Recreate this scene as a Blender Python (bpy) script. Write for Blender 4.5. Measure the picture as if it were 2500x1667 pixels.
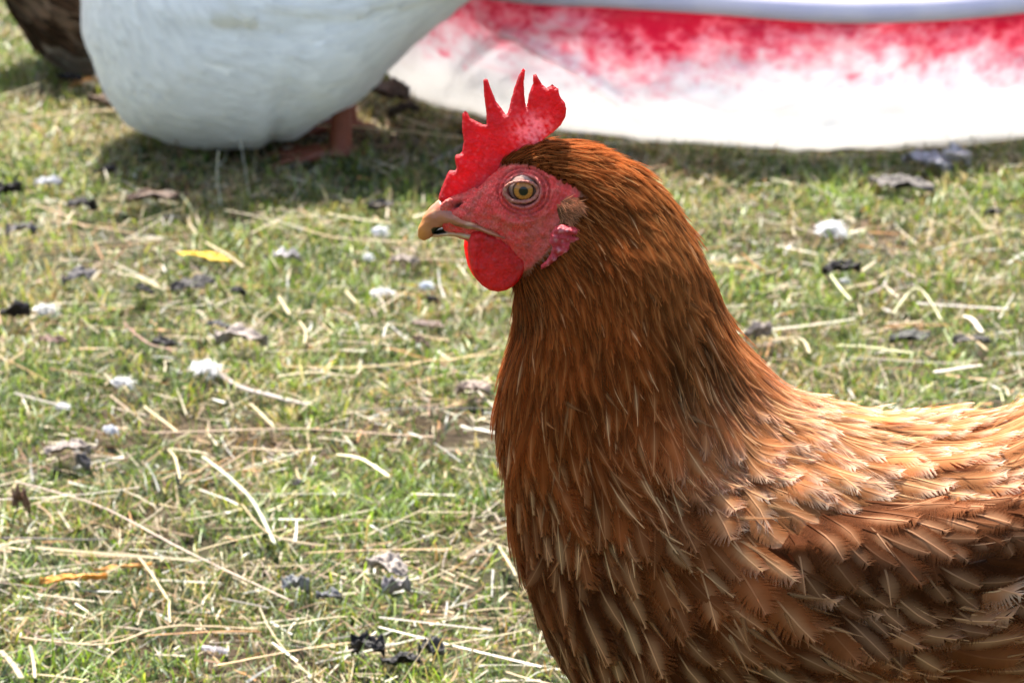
import bpy, math, random
import numpy as np
from mathutils import Vector
from mathutils.geometry import delaunay_2d_cdt

# ------------------------------------------------------------------ camera, sky, sun
SC = bpy.context.scene
for _o in list(bpy.data.objects):
    bpy.data.objects.remove(_o)
COL = SC.collection
HC, PITCH, FPX = 0.73, math.radians(16.4), 9000.0      # camera height, tilt, focal length in photo pixels
cam_d = bpy.data.cameras.new("camera")
cam = bpy.data.objects.new("camera", cam_d)
COL.objects.link(cam)
cam.location = (0, 0, HC)
cam.rotation_euler = (math.pi / 2 - PITCH, 0, 0)
cam_d.sensor_width = 36.0
cam_d.lens = 36.0 * FPX / 2500.0
cam_d.clip_start, cam_d.clip_end = 0.05, 500.0
cam_d.dof.use_dof = True
cam_d.dof.focus_distance = 1.535
cam_d.dof.aperture_fstop = 27.0
SC.camera = cam

SUN_EL, SUN_AZ = math.radians(64), math.radians(-17)    # azimuth from +Y (behind the hen), minus is to the left
world = bpy.data.worlds.new("World")
SC.world = world
world.use_nodes = True
wn = world.node_tree
sky = wn.nodes.new("ShaderNodeTexSky")
sky.sky_type = 'NISHITA'
sky.sun_disc = False
sky.sun_elevation = SUN_EL
sky.sun_rotation = SUN_AZ
sky.air_density, sky.dust_density, sky.ozone_density = 1.0, 3.5, .3
wn.links.new(sky.outputs[0], wn.nodes["Background"].inputs[0])
wn.nodes["Background"].inputs[1].default_value = 0.115
sd = bpy.data.lights.new("sun", 'SUN')
sd.energy, sd.angle, sd.color = 5.0, math.radians(0.5), (1.0, 0.95, 0.86)
sun = bpy.data.objects.new("sun", sd)
COL.objects.link(sun)
to_sun = Vector((math.sin(SUN_AZ) * math.cos(SUN_EL), math.cos(SUN_AZ) * math.cos(SUN_EL), math.sin(SUN_EL)))
sun.rotation_euler = to_sun.to_track_quat('Z', 'Y').to_euler()
sun.location = to_sun * 6

SC.view_settings.view_transform = 'Standard'
SC.view_settings.look = 'None'
SC.view_settings.exposure = 1.85
SC.view_settings.gamma = 1
SC.view_settings.use_curve_mapping = False
SC.render.engine = 'CYCLES'
SC.cycles.use_denoising = True
SC.cycles.max_bounces = 8
SC.cycles.transparent_max_bounces = 24

R = np.random.RandomState(7)

# ------------------------------------------------------------------ helpers
CP, SP = math.cos(PITCH), math.sin(PITCH)
def ray(px, py):
    a, b = (px - 1250.0) / FPX, (833.5 - py) / FPX
    return np.array([a, CP + b * SP, -SP + b * CP])
def P(px, py, Y):
    d = ray(px, py)
    return np.array([0, 0, HC]) + d * (Y / d[1])
def G(px, py, z=0.0):
    d = ray(px, py)
    return np.array([0, 0, HC]) + d * ((z - HC) / d[2])
def proj(V):
    X, Y, Z = V[..., 0], V[..., 1], V[..., 2] - HC
    dep = Y * CP - Z * SP
    up = Y * SP + Z * CP
    return 1250 + FPX * X / dep, 833.5 - FPX * up / dep

def tag(o, label=None, cat=None, group=None, kind=None):
    if label: o["label"] = label
    if cat: o["category"] = cat
    if group: o["group"] = group
    if kind: o["kind"] = kind
    return o
def empty(name, loc, label, cat, group=None):
    o = bpy.data.objects.new(name, None)
    o.empty_display_size = 0.02
    COL.objects.link(o)
    o.location = Vector([float(c) for c in loc])
    return tag(o, label, cat, group)
def mesh(name, V, Fc, mat, parent=None, col=None, smooth=True, origin=None, mats=None, midx=None, nrm=None):
    V = np.asarray(V, dtype=np.float32).reshape(-1, 3)
    off = np.zeros(3)
    if parent is not None: off = np.array(parent.location)
    elif origin is not None: off = np.array(origin)
    V = (V - off).astype(np.float32)
    me = bpy.data.meshes.new(name)
    if isinstance(Fc, np.ndarray) and Fc.ndim == 2:
        n, k = Fc.shape
        me.vertices.add(len(V)); me.vertices.foreach_set("co", V.ravel())
        me.loops.add(n * k); me.loops.foreach_set("vertex_index", Fc.astype(np.int32).ravel())
        me.polygons.add(n); me.polygons.foreach_set("loop_start", np.arange(0, n * k, k, dtype=np.int32))
        me.update(calc_edges=True)
    else:
        me.from_pydata(V.tolist(), [], [tuple(int(i) for i in f) for f in Fc])
        me.update()
    me.validate()
    if col is not None:
        c = np.ones((len(V), 4), dtype=np.float32); col = np.asarray(col, dtype=np.float32); c[:, :col.shape[-1]] = col
        a = me.color_attributes.new("Col", 'FLOAT_COLOR', 'POINT')
        a.data.foreach_set("color", c.ravel())
    for m in (mats or [mat]): me.materials.append(m)
    if midx is not None: me.polygons.foreach_set("material_index", np.asarray(midx, dtype=np.int32))
    me.polygons.foreach_set("use_smooth", np.full(len(me.polygons), smooth))
    if nrm is not None: me.normals_split_custom_set_from_vertices(np.asarray(nrm, dtype=np.float32))
    o = bpy.data.objects.new(name, me)
    COL.objects.link(o)
    if parent is not None:
        if parent.type != 'EMPTY' or parent.parent is not None:
            # nested: vertices stay in the root's frame
            pass
        o.parent = parent
    elif origin is not None: o.location = Vector([float(c) for c in origin])
    return o
def child(name, V, Fc, mat, parent, root, **k):
    """a part (parent == root) or a sub-part, vertices given in world coordinates"""
    V = np.asarray(V, float).reshape(-1, 3) - np.array(root.location)
    o = mesh(name, V, Fc, mat, None, **k)
    o.parent = parent
    return o

def snoise(p, scale, seed=0, octaves=3):
    """cheap smooth pseudo-noise from rotated sines, roughly -1..1"""
    rs = np.random.RandomState(seed)
    out = np.zeros(p.shape[:-1]); amp = 1.0; tot = 0
    for _ in range(octaves):
        s = np.zeros(p.shape[:-1])
        for _ in range(4):
            k = rs.normal(size=p.shape[-1]); k /= np.linalg.norm(k)
            s += np.sin(p @ k * (2 * math.pi / scale) * rs.uniform(.6, 1.5) + rs.uniform(0, 6.28))
        out += amp * s / 2.2; tot += amp
        amp *= .5; scale *= .5
    return out / tot
def vnoise(p, scale, seed=0, octaves=3):
    """2-d value noise, roughly -1..1"""
    out = np.zeros(p.shape[:-1]); amp = 1.; tot = 0
    for o in range(octaves):
        g = np.random.RandomState(seed + o).uniform(-1, 1, (256, 256))
        q = p / scale + 57.3; i = np.floor(q).astype(int); f = q - i; f = f * f * (3 - 2 * f)
        x, y = i[..., 0] % 256, i[..., 1] % 256; x1, y1 = (x + 1) % 256, (y + 1) % 256
        out += amp * ((g[x, y] * (1 - f[..., 0]) + g[x1, y] * f[..., 0]) * (1 - f[..., 1]) + (g[x, y1] * (1 - f[..., 0]) + g[x1, y1] * f[..., 0]) * f[..., 1])
        tot += amp; amp *= .6; scale *= .5
    return out / tot * 1.6
def sstep(a, b, x):
    t = np.clip((x - a) / (b - a), 0, 1); return t * t * (3 - 2 * t)
def mixc(a, b, t):
    t = np.asarray(t)[..., None]; return np.asarray(a) * (1 - t) + np.asarray(b) * t
def sdist(px, py, poly):
    """signed distance to a polygon, positive inside"""
    poly = np.asarray(poly, float); a = poly; b = np.roll(poly, -1, 0)
    px = np.asarray(px, float); py = np.asarray(py, float)
    dmin = np.full(px.shape, 1e9); ins = np.zeros(px.shape, bool)
    for (ax, ay), (bx, by) in zip(a, b):
        ex, ey = bx - ax, by - ay
        t = np.clip(((px - ax) * ex + (py - ay) * ey) / (ex * ex + ey * ey + 1e-18), 0, 1)
        dmin = np.minimum(dmin, np.hypot(px - ax - t * ex, py - ay - t * ey))
        c = ((ay > py) != (by > py)) & (px < (bx - ax) * (py - ay) / (by - ay + 1e-18) + ax)
        ins ^= c
    return np.where(ins, dmin, -dmin)
def catmull(K, t):
    """K (n,d) knots, t in 0..n-1"""
    K = np.asarray(K, float); n = len(K)
    t = np.clip(t, 0, n - 1 - 1e-9); i = np.floor(t).astype(int); f = (t - i)[..., None]
    p = lambda j: K[np.clip(j, 0, n - 1)]
    p0, p1, p2, p3 = p(i - 1), p(i), p(i + 1), p(i + 2)
    return .5 * (2 * p1 + (p2 - p0) * f + (2 * p0 - 5 * p1 + 4 * p2 - p3) * f ** 2 + (3 * p1 - p0 - 3 * p2 + p3) * f ** 3)

# ------------------------------------------------------------------ materials
def nodes(name):
    m = bpy.data.materials.new(name); m.use_nodes = True
    nt = m.node_tree; return m, nt, nt.nodes["Principled BSDF"], nt.nodes["Material Output"]
def sset(b, rough=.6, spec=.5, **k):
    b.inputs["Roughness"].default_value = rough
    b.inputs["Specular IOR Level"].default_value = spec
    for q, v in k.items(): b.inputs[q.replace("_", " ")].default_value = v
def mat_attr(name, rough=.6, spec=.4, trans=0.0, bump=0.0, bscale=200, var=0.0, vscale=60, tint=(1, 1, 1), sheen=0, coat=0, alpha=False):
    """colour from the mesh's colour attribute, broken up by noise; optional translucency and bump"""
    m, nt, b, out = nodes(name); N, L = nt.nodes, nt.links
    sset(b, rough, spec)
    at = N.new("ShaderNodeAttribute"); at.attribute_name = "Col"
    c = at.outputs["Color"]
    tc = N.new("ShaderNodeTexCoord")
    if var:
        nz = N.new("ShaderNodeTexNoise"); nz.inputs["Scale"].default_value = vscale; nz.inputs["Detail"].default_value = 6
        L.new(tc.outputs["Object"], nz.inputs["Vector"])
        mr = N.new("ShaderNodeMapRange"); mr.inputs[1].default_value = .3; mr.inputs[2].default_value = .7
        mr.inputs[3].default_value = 1 - var; mr.inputs[4].default_value = 1 + var
        L.new(nz.outputs[0], mr.inputs[0])
        mx = N.new("ShaderNodeVectorMath"); mx.operation = 'SCALE'
        L.new(c, mx.inputs[0]); L.new(mr.outputs[0], mx.inputs["Scale"]); c = mx.outputs[0]
    L.new(c, b.inputs["Base Color"])
    if sheen: b.inputs["Sheen Weight"].default_value = sheen
    if coat: b.inputs["Coat Weight"].default_value = coat; b.inputs["Coat Roughness"].default_value = .15
    if bump:
        n2 = N.new("ShaderNodeTexNoise"); n2.inputs["Scale"].default_value = bscale; n2.inputs["Detail"].default_value = 5
        L.new(tc.outputs["Object"], n2.inputs["Vector"])
        bp = N.new("ShaderNodeBump"); bp.inputs["Strength"].default_value = bump; bp.inputs["Distance"].default_value = .002
        L.new(n2.outputs[0], bp.inputs["Height"]); L.new(bp.outputs[0], b.inputs["Normal"])
    if trans:
        tr = N.new("ShaderNodeBsdfTranslucent")
        tm = N.new("ShaderNodeVectorMath"); tm.operation = 'MULTIPLY'; tm.inputs[1].default_value = tint
        L.new(c, tm.inputs[0]); L.new(tm.outputs[0], tr.inputs[0])
        ms = N.new("ShaderNodeMixShader"); ms.inputs[0].default_value = trans
        L.new(b.outputs[0], ms.inputs[1]); L.new(tr.outputs[0], ms.inputs[2]); L.new(ms.outputs[0], out.inputs[0])
        if alpha:
            tp_ = N.new("ShaderNodeBsdfTransparent"); ma = N.new("ShaderNodeMixShader")
            L.new(at.outputs["Alpha"], ma.inputs[0]); L.new(tp_.outputs[0], ma.inputs[1]); L.new(ms.outputs[0], ma.inputs[2]); L.new(ma.outputs[0], out.inputs[0])
    return m
M_feather = mat_attr("hen_feather", rough=.7, spec=.03, trans=.36, tint=(1.7, .85, .45), var=.12, vscale=90, alpha=True)
M_skin = mat_attr("red_skin", rough=.5, spec=.35, trans=0, bump=.55, bscale=900, var=.25, vscale=450)
M_comb = mat_attr("comb_skin", rough=.45, spec=.45, trans=.52, bump=.7, bscale=800, var=.15, vscale=500, tint=(1.5, .6, .6))
M_horn = mat_attr("beak_horn", rough=.32, spec=.5, trans=.15, bump=.15, bscale=500, var=.1, vscale=300)
M_leg = mat_attr("scaly_leg", rough=.5, spec=.4, bump=.5, bscale=350, var=.15, vscale=120)
M_eye = mat_attr("eye_ball", rough=.06, spec=.35, var=.12, vscale=900)
M_grass = mat_attr("grass_blade", rough=.42, spec=.45, trans=.42, tint=(1.15, 1.15, .7))
M_straw = mat_attr("dry_straw", rough=.5, spec=.35, trans=.18, var=.18, vscale=250)
M_leaf = mat_attr("dead_leaf_or_shade", rough=.6, spec=.35, trans=.12, bump=.6, bscale=250, var=.35, vscale=140)
M_white = mat_attr("white_feather", rough=.6, spec=.3, trans=.25, var=.05, vscale=50)
M_goose = mat_attr("goose_plumage", rough=.7, spec=.25, trans=.0, bump=.35, bscale=45, var=.04, vscale=14, sheen=.3)
M_duck = mat_attr("brown_plumage", rough=.7, spec=.25, bump=.4, bscale=60, var=.45, vscale=60)
M_soil = mat_attr("turf_soil", rough=.95, spec=.15, bump=1.0, bscale=90, var=.35, vscale=40)

# ------------------------------------------------------------------ ground
def gz(x, y):
    p = np.stack([np.asarray(x, float), np.asarray(y, float)], -1)
    return .004 * snoise(p, .35, 3, 2) + .0025 * snoise(p, .09, 5, 2)
def ground():
    def axis(lo, hi, flo, fhi, fine, ext):
        a = list(np.arange(flo, fhi + 1e-6, fine)); s = fine
        lo_l = []; x = flo
        while x > lo: s *= 1.5; x -= s; lo_l.append(x)
        s = fine; hi_l = []; x = fhi
        while x < hi: s *= 1.5; x += s; hi_l.append(x)
        return np.array(lo_l[::-1] + a + hi_l)
    xs = axis(-200, 200, -1.5, 1.5, .02, 0); ys = axis(-100, 300, .9, 4.9, .02, 0)
    X, Y = np.meshgrid(xs, ys); Z = gz(X, Y)
    V = np.stack([X, Y, Z], -1); nx, ny = len(xs), len(ys)
    i = np.arange(nx * ny).reshape(ny, nx)
    Q = np.stack([i[:-1, :-1], i[:-1, 1:], i[1:, 1:], i[1:, :-1]], -1).reshape(-1, 4)
    p2 = V[..., :2]
    t = sstep(-.4, .5, snoise(p2, .25, 11))
    c = mixc((.036, .024, .013), (.024, .025, .010), t)
    far = sstep(4.4, 4.8, Y) + sstep(.15, .5, np.abs(X) - .17 * Y - .35) + sstep(1.45, 1.15, Y); far = np.clip(far, 0, 1)
    c = mixc(c, mixc((.045, .062, .018), (.080, .078, .032), sstep(-.5, .6, vnoise(p2, .3, 12, 3))), far)
    tag(mesh("ground", V, Q, M_soil, col=c.reshape(-1, 3)), kind="structure")
ground()

VB = (-1.35, 1.35, 1.25, 4.75)     # region of modelled turf
def in_view_w(y): return .17 * y + .10
TUB = [G(a, b)[:2] for a, b in ((940, 168), (948, 200), (965, 235), (1010, 262), (1080, 285), (1150, 301), (1340, 342), (1500, 358), (1700, 374), (2000, 392), (2250, 374), (2500, 356), (2760, 345), (3050, 330))]
_x1 = TUB[-1][0]
TUB += [np.array(q) for q in ((_x1 + .18, 3.35), (_x1 + .22, 3.8), (_x1 + .05, 4.25), (_x1 - .20, 4.37), (.15, 4.4), (-.12, 4.22), (-.20, 3.9), (-.165, 3.6))]
def scatter_xy(n, rs, margin=.45):
    y = rs.uniform(VB[2], VB[3], n * 3); x = rs.uniform(VB[0], VB[1], n * 3)
    k = (np.abs(x) < in_view_w(y) + margin) & (sdist(x, y, TUB) < .012)
    return x[k][:n], y[k][:n]
def strips(base, dirv, side, bend, L, W, lift, nseg, rs, taper=1.0, tipw=.15):
    """strip ribbons: base (n,3), dirv unit (n,3), side unit (n,3), bend (n,3) added with t^2"""
    n = len(base); V = np.zeros((n, nseg + 1, 2, 3))
    for k in range(nseg + 1):
        t = k / nseg
        c = base + dirv * (L * t)[:, None] + bend * (t * t)
        w = W * (1 - (1 - tipw) * t ** taper) * .5
        V[:, k, 0] = c - side * w[:, None]; V[:, k, 1] = c + side * w[:, None]
    i = np.arange(n * (nseg + 1) * 2).reshape(n, nseg + 1, 2)
    Q = np.stack([i[:, :-1, 0], i[:, :-1, 1], i[:, 1:, 1], i[:, 1:, 0]], -1).reshape(-1, 4)
    return V.reshape(-1, 3), Q
def grass():
    rs = np.random.RandomState(21)
    n = 1160000
    x, y = scatter_xy(n, rs); 
    p = np.stack([x, y], -1)
    dens = .60 + .28 * vnoise(p, .10, 34, 2) - .35 * np.exp(-((x - .02) / .25) ** 2 - ((y - 3.12) / .12) ** 2) + .33 * snoise(p, .16, 31) + .18 * snoise(p, .045, 33, 2)
    keep = rs.uniform(size=len(x)) < np.clip(dens, .1, 1)
    x, y, p = x[keep], y[keep], p[keep]; n = len(x)
    az = rs.uniform(0, 2 * math.pi, n); tilt = np.abs(rs.normal(.35, .38, n)).clip(0, 1.35)
    d = np.stack([np.cos(az) * np.sin(tilt), np.sin(az) * np.sin(tilt), np.cos(tilt)], -1)
    sa = az + math.pi / 2 + rs.normal(0, .5, n)
    side = np.stack([np.cos(sa), np.sin(sa), np.zeros(n)], -1)
    L = rs.gamma(5, .0023, n).clip(.004, .03) * (1 + .35 * snoise(p, .12, 37))
    W = rs.uniform(.0007, .0019, n) * (1 + .2 * (y > 2.8))
    b = np.stack([np.cos(az), np.sin(az), -np.ones(n) * .7], -1) * (L * rs.uniform(.1, .6, n))[:, None]
    V, Q = strips(np.stack([x, y, gz(x, y) - .001], -1), d, side, b, L, W, None, 3, rs, 1.6, .1)
    g = rs.uniform(size=(n, 1))
    pal = np.array([(.15, .25, .035), (.25, .37, .035), (.15, .22, .07), (.38, .42, .07), (.05, .10, .04), (.27, .33, .17)])
    wts = np.array([.26, .22, .18, .12, .10, .12])
    c = pal[rs.choice(len(pal), n, p=wts)] * rs.uniform(.38, 1.08, (n, 1)) * (1 + .3 * snoise(p, .30, 39, 2))[:, None]
    dry = rs.uniform(size=n) < np.clip(.20 + .35 * np.exp(-((x + .05) / .35) ** 2 - ((y - 3.15) / .22) ** 2) - .28 * snoise(p, .22, 41), .06, .6)
    dc = np.array([(.46, .36, .19), (.36, .26, .13), (.55, .47, .30), (.28, .17, .07)])[rs.choice(4, n)]
    c[dry] = dc[dry] * rs.uniform(.7, 1.2, (dry.sum(), 1))
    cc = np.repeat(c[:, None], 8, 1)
    cc[:, :2] *= .35; cc[:, 2:4] *= .62  # blade feet darkened in colour to paint shade into the gaps
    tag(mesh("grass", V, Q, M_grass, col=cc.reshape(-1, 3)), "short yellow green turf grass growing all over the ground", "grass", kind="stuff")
grass()
def litter():
    rs = np.random.RandomState(51)
    # fine dry thatch
    n = 116000
    x, y = scatter_xy(n, rs); n = len(x)
    p = np.stack([x, y], -1)
    k = rs.uniform(size=n) < np.clip(.5 + .45 * snoise(p, .2, 43), .12, 1); x, y, p = x[k], y[k], p[k]; n = len(x)
    az = rs.uniform(0, 2 * math.pi, n); el = rs.normal(0.06, .22, n)
    d = np.stack([np.cos(az) * np.cos(el), np.sin(az) * np.cos(el), np.sin(el)], -1)
    side = np.stack([-np.sin(az), np.cos(az), rs.normal(0, .5, n)], -1)
    L = rs.gamma(3, .005, n).clip(.004, .05); W = rs.uniform(.0006, .0018, n)
    b = np.stack([np.cos(az + 1.57), np.sin(az + 1.57), np.zeros(n)], -1) * (L * rs.normal(0, .15, n))[:, None]
    z = gz(x, y) + rs.uniform(.001, .008, n)
    V, Q = strips(np.stack([x, y, z], -1), d, side, b, L, W, None, 2, rs, 1, .5)
    pal = np.array([(.44, .34, .19), (.30, .19, .09), (.56, .49, .33), (.20, .10, .045), (.42, .20, .06), (.48, .47, .42)])
    c = pal[rs.choice(6, n, p=[.28, .2, .16, .16, .08, .12])] * rs.uniform(.35, .9, (n, 1))
    tag(mesh("dry_thatch", V, Q, M_straw, col=np.repeat(c, 6, 0)), "fine brown and tan dry thatch bits among the grass", "dry thatch", kind="stuff")
    # loose straw
    n = 12200
    x, y = scatter_xy(n, rs); n = len(x); p = np.stack([x, y], -1)
    dens = .34 + .5 * snoise(p, .5, 47, 2) + .45 * vnoise(p, .14, 48, 2) + .25 * sstep(2.4, 1.9, y)
    k = rs.uniform(size=n) < np.clip(dens, .08, 1); x, y = x[k], y[k]; n = len(x)
    az = rs.normal(0, .75, n) + math.pi * (rs.uniform(size=n) < .5); el = rs.normal(0.02, .09, n)
    d = np.stack([np.cos(az) * np.cos(el), np.sin(az) * np.cos(el), np.sin(el)], -1)
    side = np.stack([-np.sin(az), np.cos(az), rs.normal(0, .3, n)], -1)
    L = rs.gamma(2.6, .016, n).clip(.010, .15); W = rs.uniform(.0005, .0017, n)
    b = np.stack([np.cos(az + 1.57), np.sin(az + 1.57), rs.normal(0, .15, n)], -1) * (L * rs.normal(0, .10, n))[:, None]
    z = gz(x, y) + rs.uniform(.003, .012, n)
    V, Q = strips(np.stack([x, y, z], -1), d, side, b, L, W, None, 5, rs, 1, .8)
    pal = np.array([(.62, .55, .36), (.52, .42, .24), (.70, .66, .50), (.40, .24, .10), (.58, .50, .42)])
    c = pal[rs.choice(5, n, p=[.20, .28, .08, .32, .12])] * rs.uniform(.24, .62, (n, 1)) * (1 + .5 * (rs.uniform(size=(n, 1)) < .14))
    tag(mesh("loose_straw", V, Q, M_straw, col=np.repeat(c, 12, 0)), "loose pale straw stems scattered across the grass", "straw", kind="stuff")
litter()

# ------------------------------------------------------------------ lofted bodies
class Loft:
    """closed surface through sections; each is (top_xz, bottom_xz, half_width); u along, v around (0 top, pi/2 near side)"""
    def __init__(s, secs, Y0, nu, nv, flat=None):
        K = []
        for (t, b, w) in secs:
            T = P(t[0], t[1], Y0); B = P(b[0], b[1], Y0)
            C = (T + B) / 2; A = (T - B) / 2
            K.append([C[0], C[2], A[0], A[2], w])
        s.K = np.array(K); s.Y0 = Y0; s.nu, s.nv = nu, nv
        s.n = len(K)
        u = np.linspace(0, 1, nu); v = np.linspace(0, 2 * math.pi, nv, endpoint=False)
        s.U, s.V = np.meshgrid(u, v, indexing='ij')
        s.S = s.raw(s.U, s.V)
        s.finish()
    def raw(s, u, v):
        k = catmull(s.K, u * (s.n - 1))
        c, sn = np.cos(v), np.sin(v)
        sc = np.sign(sn) * np.abs(sn) ** .85
        X = k[..., 0] + k[..., 2] * c; Z = k[..., 1] + k[..., 3] * c
        Y = s.Y0 - np.maximum(k[..., 4], 0) * sc
        return np.stack([X, Y, Z], -1)
    def finish(s):
        S = s.S
        du = np.gradient(S, axis=0); dv = (np.roll(S, -1, 1) - np.roll(S, 1, 1)) / 2
        N = np.cross(du, dv); N /= np.linalg.norm(N, axis=-1, keepdims=True) + 1e-12
        ctr = S.mean(1, keepdims=True)
        sg = np.sign(((S - ctr) * N).sum(-1).mean()); N *= sg
        N[0] = N[2]; N[1] = N[2]; N[-1] = N[-3]; N[-2] = N[-3]
        s.N = N; s.flip = sg < 0
        s.lu = np.linalg.norm(du, axis=-1) * (s.nu - 1)
        s.lv = np.linalg.norm(dv, axis=-1) * s.nv / (2 * math.pi)
    def samp(s, T, u, v):
        fu = np.clip(u, 0, 1) * (s.nu - 1); i = np.minimum(fu.astype(int), s.nu - 2); a = fu - i
        fv = (v / (2 * math.pi) * s.nv) % s.nv; j = fv.astype(int) % s.nv; b = fv - np.floor(fv); j2 = (j + 1) % s.nv
        if T.ndim == 3: a = a[..., None]; b = b[..., None]
        return (T[i, j] * (1 - a) + T[i + 1, j] * a) * (1 - b) + (T[i, j2] * (1 - a) + T[i + 1, j2] * a) * b
    def quads(s):
        i = np.arange(s.nu * s.nv).reshape(s.nu, s.nv); j = np.roll(i, -1, 1)
        Q = np.stack([i[:-1], j[:-1], j[1:], i[1:]], -1).reshape(-1, 4)
        return Q[:, ::-1] if not s.flip else Q

# ------------------------------------------------------------------ feathers
def feather_template(nb, kind, rs):
    """unit feather: x 0..1 along, y -.5...5 across; returns pts (m,3: x,y,z), quads, (m) shaft nearness, (m) tip amount"""
    lead = {'hackle': .30, 'body': .22, 'fuzz': .35, 'wing': .16}[kind]
    pts, quads, sh, tp = [], [], [], []; bv = []
    xe = lambda e: e
    def outline(e):
        if kind == 'hackle': return .5 * (np.sin(math.pi * min(1, e) ** .75) ** .75)
        if kind == 'fuzz': return .5 * math.sin(math.pi * min(1, e) ** .6)
        if kind == 'wing': return .5 * min(1, (e * 2.8) ** .55) * (max(0, 1 - e ** 5.5) ** .52)
        return .5 * min(1, (e * 2.6) ** .6) * (max(0, 1 - e ** 5) ** .55)
    for side in (-1, 1):
        clump = 0.
        for k in range(nb):
            f = (k + .5) / nb
            xr = .03 + f * (1 - lead * .55)
            if rs.uniform() < .22: clump = rs.uniform(-.022, .022) * (1.2 if kind != 'wing' else .45)
            xend = min(1.0 + rs.uniform(-.05, .03), xr + lead * (1 - .25 * f)) + clump
            y1 = outline(min(.995, max(.02, xend))) * rs.uniform(.86, 1.06)
            if f > .9: y1 = max(y1, .06)
            sp = 1.0 / nb
            zc = rs.uniform(-.004, .008)
            b = len(pts); bvar = rs.normal(0, .08) + clump * 3
            for q, t in enumerate((0., .5, 1.)):
                cx = xr + (xend - xr) * (t ** 1.25 if kind != 'wing' else t); cy = y1 * t ** .9 * (1 - .06 * (1 - t))
                hw = sp * (.90, .80, .38)[q]
                dx, dy = xend - xr, y1 + 1e-4
                # perpendicular to the barb, measured in x mostly
                pts.append((cx - hw * .8, side * cy + 0, -.04 * t * t + zc * t)); pts.append((cx + hw * .8, side * cy, -.04 * t * t + zc * t + .004))
                sh += [1 - t] * 2; tp += [min(1, cx)] * 2; bv += [1 + bvar * t - .10 * (k % 2) * t] * 2
            quads += [(b, b + 1, b + 3, b + 2), (b + 2, b + 3, b + 5, b + 4)]
    ns = 4
    b = len(pts)
    for q in range(ns + 1):
        t = q / ns; w = .028 * (1 - .75 * t) * (1.6 if kind == 'fuzz' else 1)
        for sy in (-1, 1):
            pts.append((t * .93, sy * w, .022)); sh.append(1.6); tp.append(t); bv.append(1.0)
        if q: quads.append((b + 2 * q - 2, b + 2 * q - 1, b + 2 * q + 1, b + 2 * q))
    return np.array(pts), np.array(quads), np.array(sh), np.array(tp), np.array(bv)

def dart(u, v, Pp, r, seed=0):
    """keep points no closer than r (array)"""
    cell = float(np.median(r)); grid = {}; keep = []
    ij = np.floor(Pp / cell).astype(int)
    rc = np.ceil(r / cell).astype(int)
    for n in range(len(u)):
        a, b, c = ij[n]; ok = True; q = Pp[n]; rr = r[n] ** 2; m = min(3, rc[n])
        for i in range(a - m, a + m + 1):
            for j in range(b - m, b + m + 1):
                for k in range(c - m, c + m + 1):
                    for o in grid.get((i, j, k), ()):
                        d = Pp[o] - q
                        if d[0] * d[0] + d[1] * d[1] + d[2] * d[2] < rr: ok = False; break
                    if not ok: break
                if not ok: break
            if not ok: break
        if ok: grid.setdefault((a, b, c), []).append(n); keep.append(n)
    return np.array(keep)

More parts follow.
